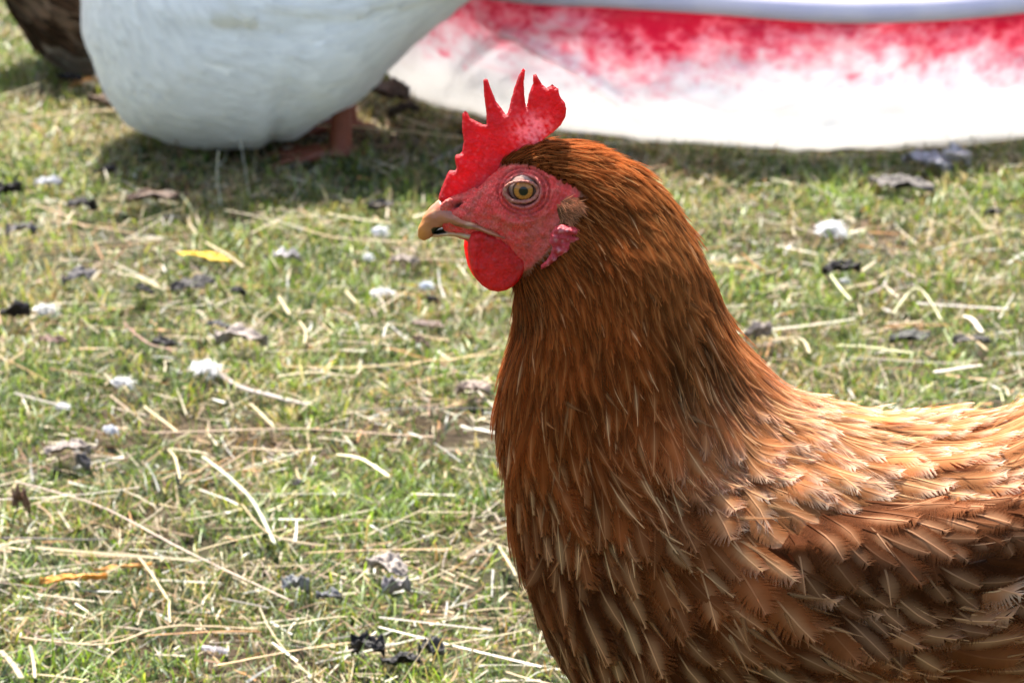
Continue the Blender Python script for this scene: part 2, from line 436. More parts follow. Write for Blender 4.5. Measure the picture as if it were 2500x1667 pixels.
def coat(L, u, v, Ln, Wd, rise, kind, nb, base, tipc, shaftc, rs, rot=None, h0=.0006, nvar=8, tipamt=.5, shaftamt=.7, curl=0, down=0.7, rd=1.0, soft=.75, nblend=.65):
    """place feathers on loft L at (u,v); Ln, Wd metres; colours (n,3)"""
    n = len(u); Vs, Qs, Cs, Ns = [], [], [], []
    rot = np.zeros(n) if rot is None else rot
    lu0 = L.samp(L.lu, u, v); lv0 = L.samp(L.lv, u, v)
    which = rs.randint(0, nvar, n); off = 0
    for w in range(nvar):
        pt, q, sh, tp, bv = feather_template(nb, kind, rs)
        idx = np.where(which == w)[0]
        if not len(idx): continue
        x, y, z = pt[:, 0], pt[:, 1], pt[:, 2]
        l = Ln[idx][:, None]; wd = Wd[idx][:, None]; ro = rot[idx][:, None]
        bendy = rs.normal(0, .10, (len(idx), 1))
        ax = l * x; ay = wd * y + l * bendy * x * x
        du = (ax * np.cos(ro) - ay * np.sin(ro)) / np.maximum(lu0[idx][:, None], 1e-3)
        dv = (ax * np.sin(ro) + ay * np.cos(ro)) / np.maximum(lv0[idx][:, None], 4e-3)
        uu = u[idx][:, None] + du; vv = v[idx][:, None] + dv
        S = L.samp(L.S, uu, vv); N = L.samp(L.N, uu, vv)
        N /= np.linalg.norm(N, axis=-1, keepdims=True) + 1e-9
        over = np.clip(uu - 1, 0, None) * lu0[idx][:, None]
        h = h0 + rise[idx][:, None] * (x ** 1.15) + wd * z * 1.0 + rs.uniform(0, .0006, (len(idx), 1)) - down * wd * (y * y) * .5
        h = h + curl * l * np.clip(x - .6, 0, 1) ** 2 * rs.uniform(-.3, 1.2, (len(idx), 1))
        Vt = S + N * h[..., None]
        Vt[..., 0] += over
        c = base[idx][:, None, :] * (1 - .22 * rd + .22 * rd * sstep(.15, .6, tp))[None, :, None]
        ta = tipamt[idx][:, None] if np.ndim(tipamt) else tipamt
        sa = shaftamt[idx][:, None] if np.ndim(shaftamt) else shaftamt
        tt = ta * sstep(.70, 1.0, tp)[None] * np.ones((len(idx), 1))
        c = c * (1 - tt[..., None]) + tipc[idx][:, None, :] * tt[..., None]
        ss = sa * (np.clip((sh - .72) / .5, 0, 1) * sstep(.30, .62, tp))[None] * np.ones((len(idx), 1))
        ss = np.where(sh[None] > 1.2, sa * .95 * sstep(.25, .6, tp)[None], ss)
        c = c * (1 - ss[..., None]) + shaftc[idx][:, None, :] * ss[..., None]
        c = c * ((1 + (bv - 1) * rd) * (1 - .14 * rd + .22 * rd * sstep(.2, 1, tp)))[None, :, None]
        al = np.where(sh > 1.2, 1.0, (1 - soft * (1 - np.clip(sh, 0, 1)) ** 1.5) * (1 - soft * .6 * sstep(.86, 1.02, tp) * (sh < .8)))
        al = np.ones((len(idx), 1)) * al[None]
        Ns.append(N.reshape(-1, 3))
        Vs.append(Vt.reshape(-1, 3)); Cs.append(np.concatenate([c.clip(0, 1), al[..., None]], -1).reshape(-1, 4))
        Qs.append((q[None] + (np.arange(len(idx)) * len(pt))[:, None, None]).reshape(-1, 4) + off)
        off += len(idx) * len(pt)
    V, Q, N_ = np.concatenate(Vs), np.concatenate(Qs), np.concatenate(Ns)
    a = np.cross(V[Q[:, 2]] - V[Q[:, 0]], V[Q[:, 3]] - V[Q[:, 1]])
    Q = np.where(((a * N_[Q[:, 0]]).sum(1) < 0)[:, None], Q[:, ::-1], Q)
    return V, Q, np.concatenate(Cs), feather_normals(V, Q, np.concatenate(Ns), nblend)

def feather_normals(V, Q, N, t):
    """barb normals eased towards the normal of the bird's surface, so vanes shade as one soft sheet"""
    a = np.cross(V[Q[:, 2]] - V[Q[:, 0]], V[Q[:, 3]] - V[Q[:, 1]]); a /= np.linalg.norm(a, axis=1, keepdims=True) + 1e-12
    M = np.zeros_like(V)
    for k in range(4): np.add.at(M, Q[:, k], a)
    M /= np.linalg.norm(M, axis=1, keepdims=True) + 1e-9
    M *= np.where((M * N).sum(1, keepdims=True) < 0, -1, 1)
    M = M * (1 - t) + N * t
    return M / (np.linalg.norm(M, axis=1, keepdims=True) + 1e-9)
def join(parts):
    V, Q, C, M, o = [], [], [], [], 0
    for v, q, c, m in parts:
        V.append(v); Q.append(q + o); C.append(c); M.append(m); o += len(v)
    return np.concatenate(V), np.concatenate(Q), np.concatenate(C), np.concatenate(M)

def pillow(poly, Y, thick, rim, step, off=None, seed=0, jag=0.0):
    """solid slab from an outline in x,z metres: rounded edges, thickness thick(d,x,z)"""
    rs = np.random.RandomState(seed); poly = np.asarray(poly, float)
    bd = []
    for a, b in zip(poly, np.roll(poly, -1, 0)):
        m = max(1, int(round(np.linalg.norm(b - a) / step)))
        for k in range(m): bd.append(a + (b - a) * k / m)
    bd = np.array(bd)
    if jag: bd = bd + rs.normal(0, jag, bd.shape)
    lo, hi = bd.min(0), bd.max(0)
    gx, gzz = np.meshgrid(np.arange(lo[0], hi[0], step), np.arange(lo[1], hi[1], step * .87))
    gx[1::2] += step / 2
    g = np.stack([gx.ravel(), gzz.ravel()], -1) + rs.normal(0, step * .08, (gx.size, 2))
    g = g[sdist(g[:, 0], g[:, 1], bd) > step * .55]
    pts = np.concatenate([bd, g]); nbd = len(bd)
    vo, _, fo, *_ = delaunay_2d_cdt([Vector(p) for p in pts], [(i, (i + 1) % nbd) for i in range(nbd)], [], 1, 1e-7)
    vo = np.array([tuple(p) for p in vo]); F = np.array([f for f in fo if len(f) == 3])
    d = np.maximum(sdist(vo[:, 0], vo[:, 1], bd), 0); d[:nbd] = 0
    t = thick(d, vo[:, 0], vo[:, 1]) * np.sqrt(np.maximum(0, 1 - (1 - np.minimum(d / rim, 1)) ** 2))
    yo = np.zeros(len(vo)) if off is None else off(vo[:, 0], vo[:, 1])
    n = len(vo)
    front = np.stack([vo[:, 0], Y + yo - t, vo[:, 1]], -1); back = np.stack([vo[:, 0], Y + yo + t, vo[:, 1]], -1)
    edge = d <= 1e-9
    mp = np.where(edge, np.arange(n), np.arange(n) + n)
    a = vo[F[:, 0]]; b = vo[F[:, 1]]; c = vo[F[:, 2]]
    ccw = ((b[:, 0] - a[:, 0]) * (c[:, 1] - a[:, 1]) - (b[:, 1] - a[:, 1]) * (c[:, 0] - a[:, 0])) > 0
    Ff = np.where(ccw[:, None], F, F[:, ::-1]); Fb = mp[Ff[:, ::-1]]
    return np.concatenate([front, back]), np.concatenate([Ff, Fb]), d

# ------------------------------------------------------------------ the hen
HY = 1.5
hen = empty("brown_hen", (float(P(1900, 900, HY)[0]), HY, 0), "reddish brown hen with a red comb standing in profile in the foreground", "hen")
HSEC = [((1064, 515), (1064, 523), .0015), ((1080, 490), (1088, 563), .0062), ((1125, 466), (1140, 585), .0098), ((1168, 440), (1185, 604), .0122),
        ((1210, 408), (1215, 628), .0142), ((1252, 374), (1238, 655), .0155), ((1302, 354), (1254, 682), .0168), ((1355, 350), (1262, 706), .0182),
        ((1440, 362), (1262, 735), .0215), ((1535, 405), (1263, 768), .027), ((1618, 482), (1264, 812), .033), ((1683, 577), (1255, 872), .0395),
        ((1728, 677), (1246, 950), .046), ((1775, 780), (1240, 1045), .053), ((1835, 885), (1245, 1155), .060), ((1925, 985), (1260, 1285), .067),
        ((2050, 1022), (1296, 1425), .074), ((2200, 1045), (1365, 1580), .080), ((2350, 1052), (1500, 1740), .084), ((2500, 1028), (1720, 1890), .083),
        ((2640, 965), (1960, 1985), .077), ((2790, 870), (2290, 1975), .064), ((2930, 765), (2610, 1830), .044), ((3040, 690), (2860, 1560), .026), ((3060, 900), (3030, 1150), .006)]
hb = Loft(HSEC, HY, 900, 256)
def mirror_proj(S):
    q = S.copy(); q[..., 1] = HY - np.abs(q[..., 1] - HY); return proj(q)
FACE = [(1050, 500), (1092, 452), (1140, 436), (1190, 424), (1215, 410), (1248, 401), (1290, 403), (1330, 417), (1365, 436), (1408, 452), (1416, 472), (1404, 497), (1380, 525), (1362, 552), (1352, 590), (1330, 620), (1300, 650), (1270, 668), (1225, 668), (1180, 650), (1140, 612), (1100, 590), (1062, 570), (1040, 530)]
EYE = (1278, 467)
qx, qy = mirror_proj(hb.S)
near_head = hb.U < .45
fm = np.where(near_head, sdist(qx, qy, FACE), -99.)
face = sstep(-5, 6, fm)
# relief of the face: socket, folds round the eye, nostril, warts
ex, ey = qx - EYE[0], qy - EYE[1]; er = np.hypot(ex, ey * 1.12); ea = np.arctan2(ey, ex)
D = np.zeros_like(qx)
g = lambda x, c, w: np.exp(-((x - c) / w) ** 2)
D += -.0045 * sstep(41, 33, er)
D += .0011 * g(er, 45, 5.5) + .0006 * g(er, 58, 4) * sstep(-.3, .6, np.sin(ea + .2)) + .0007 * g(er, 70, 5) * sstep(-.6, .3, np.cos(ea - .4)) + .0005 * g(er, 84, 5) * sstep(.0, .7, np.cos(ea - .6))
D -= .0006 * g(er, 52, 3) + .0006 * g(er, 64, 3)
D += .0010 * g(er, 88, 12) * sstep(.2, .9, np.cos(ea - 2.3))      # fold under and before the eye
D += .0024 * np.exp(-(((qx - 1100) * .8 + (qy - 495) * -.6) / 26) ** 2 - (((qx - 1100) * .6 + (qy - 495) * .8) / 11) ** 2)
D -= .0022 * np.exp(-(((qx - 1116) * .8 + (qy - 500) * -.6) / 13) ** 2 - (((qx - 1116) * .6 + (qy - 500) * .8) / 5) ** 2)
pS = hb.S
D += face * (.00022 * snoise(pS, .0016, 61, 2) + .00035 * snoise(pS, .006, 62, 2))
D = D * np.clip(face + (er < 60), 0, 1)
D *= np.clip(np.abs(np.sin(hb.V)) * 1.6, 0, 1)
# soft plumpness variation of the body
PL = (1 - face) * sstep(.3, .5, hb.U) * .003 * snoise(pS, .09, 63, 2)
hb.S = hb.S + hb.N * PL[..., None]
hb.S0 = hb.S.copy()
hb.S = hb.S + hb.N * D[..., None]
skin_b = np.array((.15, .045, .012))
cred = mixc((.54, .034, .028), (.46, .065, .048), sstep(-.3, .6, snoise(pS, .006, 64, 3)))
cred = mixc(cred, (.50, .22, .20), .22 * sstep(.35, .9, snoise(pS, .0022, 65, 2)))
cred = mixc(cred, (.36, .05, .032), .6 * sstep(40, -10, np.hypot(qx - 1340, (qy - 585)) - 55))
cred = mixc(cred, (.22, .010, .012), .6 * np.clip(g(er, 52, 3.5) + g(er, 64, 3), 0, 1))
cc = mixc(skin_b * np.ones(3), cred, face)
nost = np.exp(-(((qx - 1116) * .8 + (qy - 500) * -.6) / 13) ** 2 - (((qx - 1116) * .6 + (qy - 500) * .8) / 4.5) ** 2)
cc = mixc(cc, (.10, .012, .012), np.clip(nost * 1.4, 0, 1) * near_head)
lid = g(er, 41, 5.5) * near_head
cc = mixc(cc, (.36, .10, .08), np.clip(lid * 1.1, 0, .95))
cc = mixc(cc, (.03, .01, .01), sstep(37, 33, er) * near_head)
body = child("body", hb.S.reshape(-1, 3), hb.quads(), M_skin, hen, hen, col=cc.reshape(-1, 3))
hb.S_skin = hb.S; hb.S = hb.S0

def hen_coat():
    rs = np.random.RandomState(101)
    hb.finish()
    # candidate points by area
    area = hb.lu * hb.lv; pr = (area / area.sum()).ravel()
    def cand(n, mask):
        m = pr * mask.ravel(); m = m / m.sum()
        k = rs.choice(len(m), n, p=m)
        u = hb.U.ravel()[k] + rs.uniform(-.5, .5, n) / hb.nu; v = hb.V.ravel()[k] + rs.uniform(-.5, .5, n) * 2 * math.pi / hb.nv
        return np.clip(u, 0.005, .985), v % (2 * math.pi)
    sec = lambda s: s / (hb.n - 1)
    featherable = (face < .35) & (hb.U > sec(3.4))
    out = []
    # region widths: distance along from the head in sections
    def sizes(u, v):
        s = u * (hb.n - 1)
        L = np.interp(s, [3, 5, 7, 9, 11, 13, 15, 17, 20, 24], [.004, .006, .009, .014, .020, .027, .031, .034, .040, .045])
        W = np.interp(s, [3, 5, 7, 9, 11, 13, 15, 17, 20, 24], [.0015, .0021, .0031, .0050, .0074, .0110, .0165, .0190, .020, .021])
        top = np.clip(np.cos(v), 0, 1)
        lat = np.abs(np.sin(v))
        W = W * (1 - .30 * sstep(.3, .8, top) * (s > 12)); L = L * (1 + .15 * top * (s > 12))
        return s, L, W, top
    for zone, ncand, kind, nb in (('fuzz', 30000, 'fuzz', 5), ('hackle', 42000, 'hackle', 18), ('body', 30000, 'body', 38)):
        S_ = hb.U * (hb.n - 1)
        lim = S_ + .9 * np.cos(hb.V) * 0 
        # the cape of long hackles reaches lower on the nape than on the throat
        cape = 15.0 - 1.6 * sstep(.2, -.9, np.cos(hb.V)) + .6 * np.cos(3 * hb.V)
        if zone == 'fuzz': m = S_ < 8.6
        elif zone == 'hackle': m = (S_ >= 7.6) & (S_ < cape)
        else: m = S_ >= cape - 1.3
        u, v = cand(ncand, (m & featherable).astype(float))
        s, L, W, top = sizes(u, v)
        if zone == 'fuzz': r = W * .42 + .00025
        elif zone == 'hackle': r = W * .38
        else: r = W * .42
        r = r * np.where(np.sin(v) < -.25, 1.45, 1.0)       # sparser on the far flank
        Pp = hb.samp(hb.S, u, v)
        k = dart(u, v, Pp, r); u, v, s, L, W, top = u[k], v[k], s[k], L[k], W[k], top[k]; Pp = Pp[k]
        order = np.argsort(-u); u, v, s, L, W, top, Pp = [a[order] for a in (u, v, s, L, W, top, Pp)]
        n = len(u)
        L = L * rs.uniform(.82, 1.2, n); W = W * rs.uniform(.85, 1.15, n)
        rise = np.interp(s, [3, 7, 10, 14, 18, 24], [.0006, .0011, .0018, .0021, .0028, .003]) * rs.uniform(.5, 1.5, n)
        neck = np.array((.225, .054, .0098)); breast = np.array((.215, .055, .0115)); back = np.array((.33, .135, .050)); side = np.array((.18, .051, .014))
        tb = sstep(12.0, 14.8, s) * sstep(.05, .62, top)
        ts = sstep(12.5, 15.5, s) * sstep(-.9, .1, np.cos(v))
        c = mixc(neck * np.ones((n, 1)), breast, sstep(12, 15, s)); c = mixc(c, side, ts * .8); c = mixc(c, back, tb); c = mixc(c, (.080, .024, .008), .85 * sstep(13, 16, s) * sstep(.15, -.6, np.cos(v)))  # last mix paints the underbody's shade into the belly feather colour
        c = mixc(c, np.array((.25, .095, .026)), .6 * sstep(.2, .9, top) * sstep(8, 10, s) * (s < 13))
        patch = snoise(Pp, .035, 71, 2)
        streak = snoise(np.stack([v * np.interp(s, [3, 9, 15, 24], [.018, .045, .075, .075]), u * .09], -1), .020, 73, 3)
        rise = rise * (1 + .8 * streak.clip(-1, 1)).clip(.2, 2)
        c = c * (1 + .26 * patch + .34 * streak * (s > 5)).clip(.3, 2)[:, None] * (1 + rs.uniform(-1, 1, (n, 1)) * (.17 + .22 * tb[:, None])) * (1 - .35 * (rs.uniform(size=(n, 1)) < .12))
        tipc = mixc(np.array((.28, .11, .034)) * np.ones((n, 1)), (.40, .145, .05), np.clip(sstep(11.5, 15, s) * (.35 + .7 * sstep(-.5, .5, np.cos(v))), 0, 1))
        white = (s > 18.5) * sstep(.5, .9, top)
        tipc = mixc(tipc, (.74, .59, .43), tb); tipc = mixc(tipc, (.70, .62, .52), white); c = mixc(c, (.48, .33, .19), white * .7)
        shaftc = mixc(np.array((.44, .22, .075)) * np.ones((n, 1)), (.58, .34, .17), sstep(11, 15, s))
        tipa = np.clip(np.interp(s, [3, 9, 12, 15, 19], [.35, .30, .30, .48, .50]) + .60 * tb + rs.normal(0, .15, n), 0, 1)
        sha = np.clip(np.interp(s, [3, 8, 12, 15, 19], [.25, .35, .40, .80, .80]) * rs.uniform(.1, 1.5, n) + .45 * sstep(0., .6, top) * sstep(5, 7, s) * (s < 13) * rs.uniform(0, 1, n), 0, 1)
        fl_ = (rs.uniform(size=n) < .08 + .12 * sstep(11, 14, s)) * sstep(7, 10, s); sha = np.clip(sha + fl_ * .6, 0, 1); shaftc = mixc(shaftc, (.64, .43, .22), fl_)
        rot = rs.normal(0, .11, n) * sstep(5, 10, s) + .28 * snoise(Pp, .05, 72, 2) * sstep(9, 14, s)
        sg = np.sign(np.sin(v))
        rot += sg * .22 * sstep(12.5, 15.5, s) * np.abs(np.sin(v)) * (1 - .7 * top) * sstep(-.95, -.2, np.cos(v))          # flank feathers lean backwards
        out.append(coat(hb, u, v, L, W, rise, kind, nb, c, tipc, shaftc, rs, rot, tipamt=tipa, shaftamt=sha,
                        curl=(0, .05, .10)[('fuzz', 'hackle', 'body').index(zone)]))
        print(zone, n)
    # loose, hair-thin wisps standing off the coat
    u, v = cand(700, (featherable & (hb.U > sec(4))).astype(float)); n = len(u); s = u * (hb.n - 1); top = np.clip(np.cos(v), 0, 1)
    Lw = np.interp(s, [4, 8, 12, 16, 24], [.004, .009, .015, .020, .022]) * rs.uniform(.6, 1.4, n)
    cw = mixc(np.array((.30, .12, .04)) * np.ones((n, 1)), (.42, .25, .12), sstep(10, 16, s) * rs.uniform(.2, 1, n)) * rs.uniform(.6, 1.3, (n, 1))
    out.append(coat(hb, u, v, Lw, Lw * .12, np.interp(s, [4, 10, 18], [.0008, .0025, .005]) * rs.uniform(.6, 1.6, n), 'fuzz', 7, cw, cw, cw, rs, rs.normal(0, .35, n), curl=.25))
    V, Q, C, M = join(out)
    print("plumage quads", len(Q))
    child("plumage", V, Q, M_feather, hen, hen, col=C, nrm=M)
hen_coat()

# wings: a swollen pad of overlapping coverts and folded quills on each flank
def wing(sgn):
    rs = np.random.RandomState(200 + int(sgn))
    poly = [(1860, 1340), (1960, 1270), (2150, 1225), (2350, 1210), (2550, 1180), (2800, 1090), (2960, 1020), (2900, 1120), (2700, 1300), (2500, 1420), (2300, 1500), (2120, 1500), (1960, 1440), (1860, 1330)]
    X, Yp = proj(hb.S)
    q = hb.S.copy(); q[..., 1] = HY - np.abs(q[..., 1] - HY)
    ix, iy = proj(q); sd_ = sdist(ix, iy, poly)
    sd_ = np.where((np.sin(hb.V) * sgn > (.62 if sgn > 0 else .86)), sd_, -200)
    puff = .008 * sstep(-30, 110, sd_)
    L2 = Loft.__new__(Loft); L2.__dict__.update(hb.__dict__); L2.S = hb.S + hb.N * puff[..., None]
    L2.finish()
    m = ((sd_ > -8)).astype(float); area = hb.lu * hb.lv
    pr = (area * m).ravel(); pr /= pr.sum()
    n0 = 5000; k = rs.choice(len(pr), n0, p=pr); u = hb.U.ravel()[k]; v = hb.V.ravel()[k]; sd0 = sd_.ravel()[k]
    iyk = iy.ravel()[k]; ixk = ix.ravel()[k]
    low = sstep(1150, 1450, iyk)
    W = .0145 + .006 * low; Ln = .026 + .010 * low; W = W * rs.uniform(.8, 1.2, n0)
    Pp = L2.samp(L2.S, u, v)
    kk = dart(u, v, Pp, W * .40); u, v, W, Ln, Pp, low = u[kk], v[kk], W[kk], Ln[kk], Pp[kk], low[kk]
    n = len(u)
    Ln *= rs.uniform(.85, 1.2, n)
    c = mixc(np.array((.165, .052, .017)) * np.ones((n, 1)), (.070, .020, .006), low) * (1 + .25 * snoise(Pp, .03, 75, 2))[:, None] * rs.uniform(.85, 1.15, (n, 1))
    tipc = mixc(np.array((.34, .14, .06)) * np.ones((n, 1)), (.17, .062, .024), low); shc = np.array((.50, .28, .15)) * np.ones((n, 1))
    rot = rs.normal(0, .20, n) + .25 * snoise(Pp, .05, 76, 2) + sgn * (.26 + .10 * low)
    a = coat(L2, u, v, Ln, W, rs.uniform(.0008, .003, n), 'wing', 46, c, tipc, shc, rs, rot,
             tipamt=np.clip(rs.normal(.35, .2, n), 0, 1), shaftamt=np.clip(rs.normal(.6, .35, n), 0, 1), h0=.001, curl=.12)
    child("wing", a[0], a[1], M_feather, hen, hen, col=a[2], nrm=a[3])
wing(1); wing(-1)

# tail fan
def tail():
    rs = np.random.RandomState(5)
    V, Q, C, o = [], [], [], 0
    root = P(2900, 800, HY)
    for i in range(12):
        s = (i - 5.5) / 5.5; pt, q, sh, tp, bv = feather_template(40, 'wing', rs)
        Lf, Wf = .11 * rs.uniform(.9, 1.05), .032
        el = math.radians(38 - 10 * abs(s)); yaw = s * .28
        d = np.array([math.cos(el) * math.cos(yaw), math.sin(yaw), math.sin(el) * math.cos(yaw)])
        sdv = np.array([-.35 * abs(s) - .1, .55, .5 * (-1 if s > 0 else 1) * .6]); sdv -= d * (sdv @ d); sdv /= np.linalg.norm(sdv); nn = np.cross(d, sdv)
        p = root + np.array([0, s * .018, -.01 * abs(s)]) + pt[:, :1] * Lf * d + pt[:, 1:2] * Wf * sdv + (pt[:, 2:3] * .02 - .1 * (pt[:, :1] ** 2) * Lf * .4) * nn
        V.append(p); Q.append(q + o); o += len(p)
        C.append(np.array((.38, .17, .07)) * (1 - .3 * (sh[:, None] < .5)))
    child("tail", np.concatenate(V), np.concatenate(Q), M_feather, hen, hen, col=np.concatenate(C))
tail()

def xz(pts, Y): return np.array([P(a, b, Y)[[0, 2]] for a, b in pts])
# comb
COMB = [(1070, 488), (1072, 477), (1083, 446), (1093, 421), (1099, 415), (1112, 416), (1115, 408), (1110, 385), (1114, 377), (1123, 375), (1129, 368), (1132, 347), (1128, 316), (1129, 280), (1135, 272), (1142, 277), (1148, 291), (1164, 297), (1179, 305), (1188, 305), (1187, 274), (1182, 236), (1180, 197), (1185, 192), (1191, 196), (1200, 222), (1211, 249), (1225, 266), (1235, 279), (1240, 276), (1248, 243), (1257, 213), (1266, 186), (1277, 168), (1282, 173), (1279, 201), (1280, 232), (1285, 264), (1291, 232), (1301, 205), (1302, 184), (1308, 181), (1315, 194), (1324, 208), (1334, 216), (1343, 210), (1348, 206), (1363, 218), (1366, 234), (1378, 249), (1383, 265), (1381, 286), (1369, 306), (1350, 325), (1330, 338), (1318, 362), (1290, 392), (1240, 412), (1215, 440), (1180, 470), (1140, 492), (1100, 505)]
cp = xz(COMB, HY)
cbase = xz([(1095, 500), (1160, 460), (1215, 420), (1310, 370)], HY)
def comb_t(d, x, z):
    dist = np.full(x.shape, 9.)
    for a, b in zip(cbase[:-1], cbase[1:]):
        e = b - a; t = np.clip(((x - a[0]) * e[0] + (z - a[1]) * e[1]) / (e @ e), 0, 1)
        dist = np.minimum(dist, np.hypot(x - a[0] - t * e[0], z - a[1] - t * e[1]))
    p = np.stack([x, z], -1)
    return .0011 + .0042 * np.exp(-dist / .008) + .00035 * snoise(p, .006, 81, 3) + .00012 * snoise(p, .0015, 82, 2)
Vc, Fc_, d_ = pillow(cp, HY, comb_t, .0012, .0011, off=lambda x, z: .0012 * snoise(np.stack([x, z], -1), .03, 83, 2) + .006 * np.clip((z - cp[:, 1].mean()) * 4, 0, .4), seed=3, jag=.00006)
cx, cy = proj(Vc)
dust = np.exp(-((cx - 1302) / 40) ** 2 - ((cy - 318) / 34) ** 2) * sstep(-.5, .5, snoise(Vc, .0018, 84, 2)) + .10 * sstep(.6, 1, snoise(Vc, .0025, 85, 2))
ccb = mixc((.40, .012, .022), (.60, .40, .44), np.clip(dust * 1.8, 0, .9))
child("comb", Vc, Fc_, M_comb, hen, hen, col=ccb)
# wattles
WAT = [(1143, 586), (1141, 602), (1144, 625), (1151, 654), (1163, 676), (1178, 693), (1196, 705), (1216, 709), (1236, 705), (1254, 694), (1270, 677), (1282, 657), (1287, 641), (1284, 628), (1273, 615), (1255, 598), (1230, 580), (1200, 566), (1170, 560), (1152, 568)]
for sgn, dx in ((1, 0), (-1, -9)):
    Yw = HY - .010 * sgn
    wp = xz([(a + dx, b) for a, b in WAT], Yw)
    top = wp[:, 1].max(); wx0 = wp[:, 0].min() + .0042
    Vw, Fw, _ = pillow(wp, Yw, lambda d, x, z: .0016 + .0012 * sstep(.012, 0, top - z) + .0005 * snoise(np.stack([x, z], -1), .007, 86, 3) + .0006 * np.exp(-((d - .0018) / .0010) ** 2) + (.0011 + .0006 * np.sin(z * 3000)) * np.exp(-((x - wx0 - .06 * (z - top)) / .0009) ** 2) - .0005 * np.exp(-((x - wx0 - .0035) / .0012) ** 2), .0016, .0013,
                       off=lambda x, z: -sgn * .0035 * np.sin(np.clip((top - z) / .028, 0, 1) * 2.6) + sgn * .004 * sstep(.012, 0, top - z) * 0, seed=4)
    child("wattle", Vw, Fw, M_comb, hen, hen, col=mixc((.62, .02, .018), (.50, .09, .10), .5 * sstep(.2, .9, snoise(Vw, .003, 87, 3))))
# red ear lobes and the tan tufts over the ears
LOBE = [(1340, 590), (1345, 570), (1356, 553), (1372, 548), (1388, 551), (1404, 553), (1417, 558), (1419, 575), (1411, 592), (1398, 606), (1380, 620), (1362, 633), (1344, 646), (1330, 656), (1321, 657), (1320, 649), (1334, 636), (1345, 618), (1348, 604)]
TUFT = [(1362, 490), (1372, 482), (1392, 480), (1412, 487), (1425, 500), (1424, 510), (1412, 522), (1404, 530), (1398, 545), (1372, 542), (1352, 520), (1352, 500)]
for sgn in (1, -1):
    Yl = HY - .0245 * sgn
    lp = xz(LOBE, HY - .0245)
    Vl, Fl, _ = pillow(lp, Yl, lambda d, x, z: .0022 + .0011 * snoise(np.stack([x, z], -1), .0045, 88, 3), .0014, .0009, off=lambda x, z: -sgn * .0006 * snoise(np.stack([x, z], -1), .006, 90, 2))
    child("ear_lobe", Vl, Fl, M_skin, hen, hen, col=mixc((.36, .02, .03), (.50, .20, .22), .8 * sstep(.1, .9, snoise(Vl, .003, 89, 3))))
def ear_tuft():
    rs = np.random.RandomState(77)
    td = np.where(near_head, sdist(qx, qy, TUFT), -99.)
    cd = np.where(near_head, 55 - np.hypot(qx - 1335, (qy - 600) * 1.1), -99.)
    area = hb.lu * hb.lv; L3 = Loft.__new__(Loft); L3.__dict__.update(hb.__dict__)
    outp = []
    for dist, n, Lw, Ww, col_, rise in ((td, 700, .0048, .0010, (.34, .16, .08), .0016),):
        m = (area * sstep(0, 16 if Ww > .0008 else 45, dist)).ravel(); m /= m.sum(); k = rs.choice(len(m), n, p=m)
        u = hb.U.ravel()[k]; v = hb.V.ravel()[k] % (2 * math.pi)
        c = np.array(col_) * rs.uniform(.5, 1.4, (n, 1)) * np.ones((n, 3))
        if Ww > .0008: ky = qy.ravel()[k]; c = c * (1 + 1.3 * sstep(512, 488, ky))[:, None]
        outp.append(coat(L3, u, v, Lw * rs.uniform(.6, 1.3, n), np.full(n, Ww), rise * rs.uniform(.4, 1.3, n), 'fuzz', 5, c, c * 1.2, c, rs, rs.normal(0, .35, n), curl=.1))
    V, Q, C, M = join(outp)
    child("ear_tuft", V, Q, M_feather, hen, hen, col=C, nrm=M)
ear_tuft()

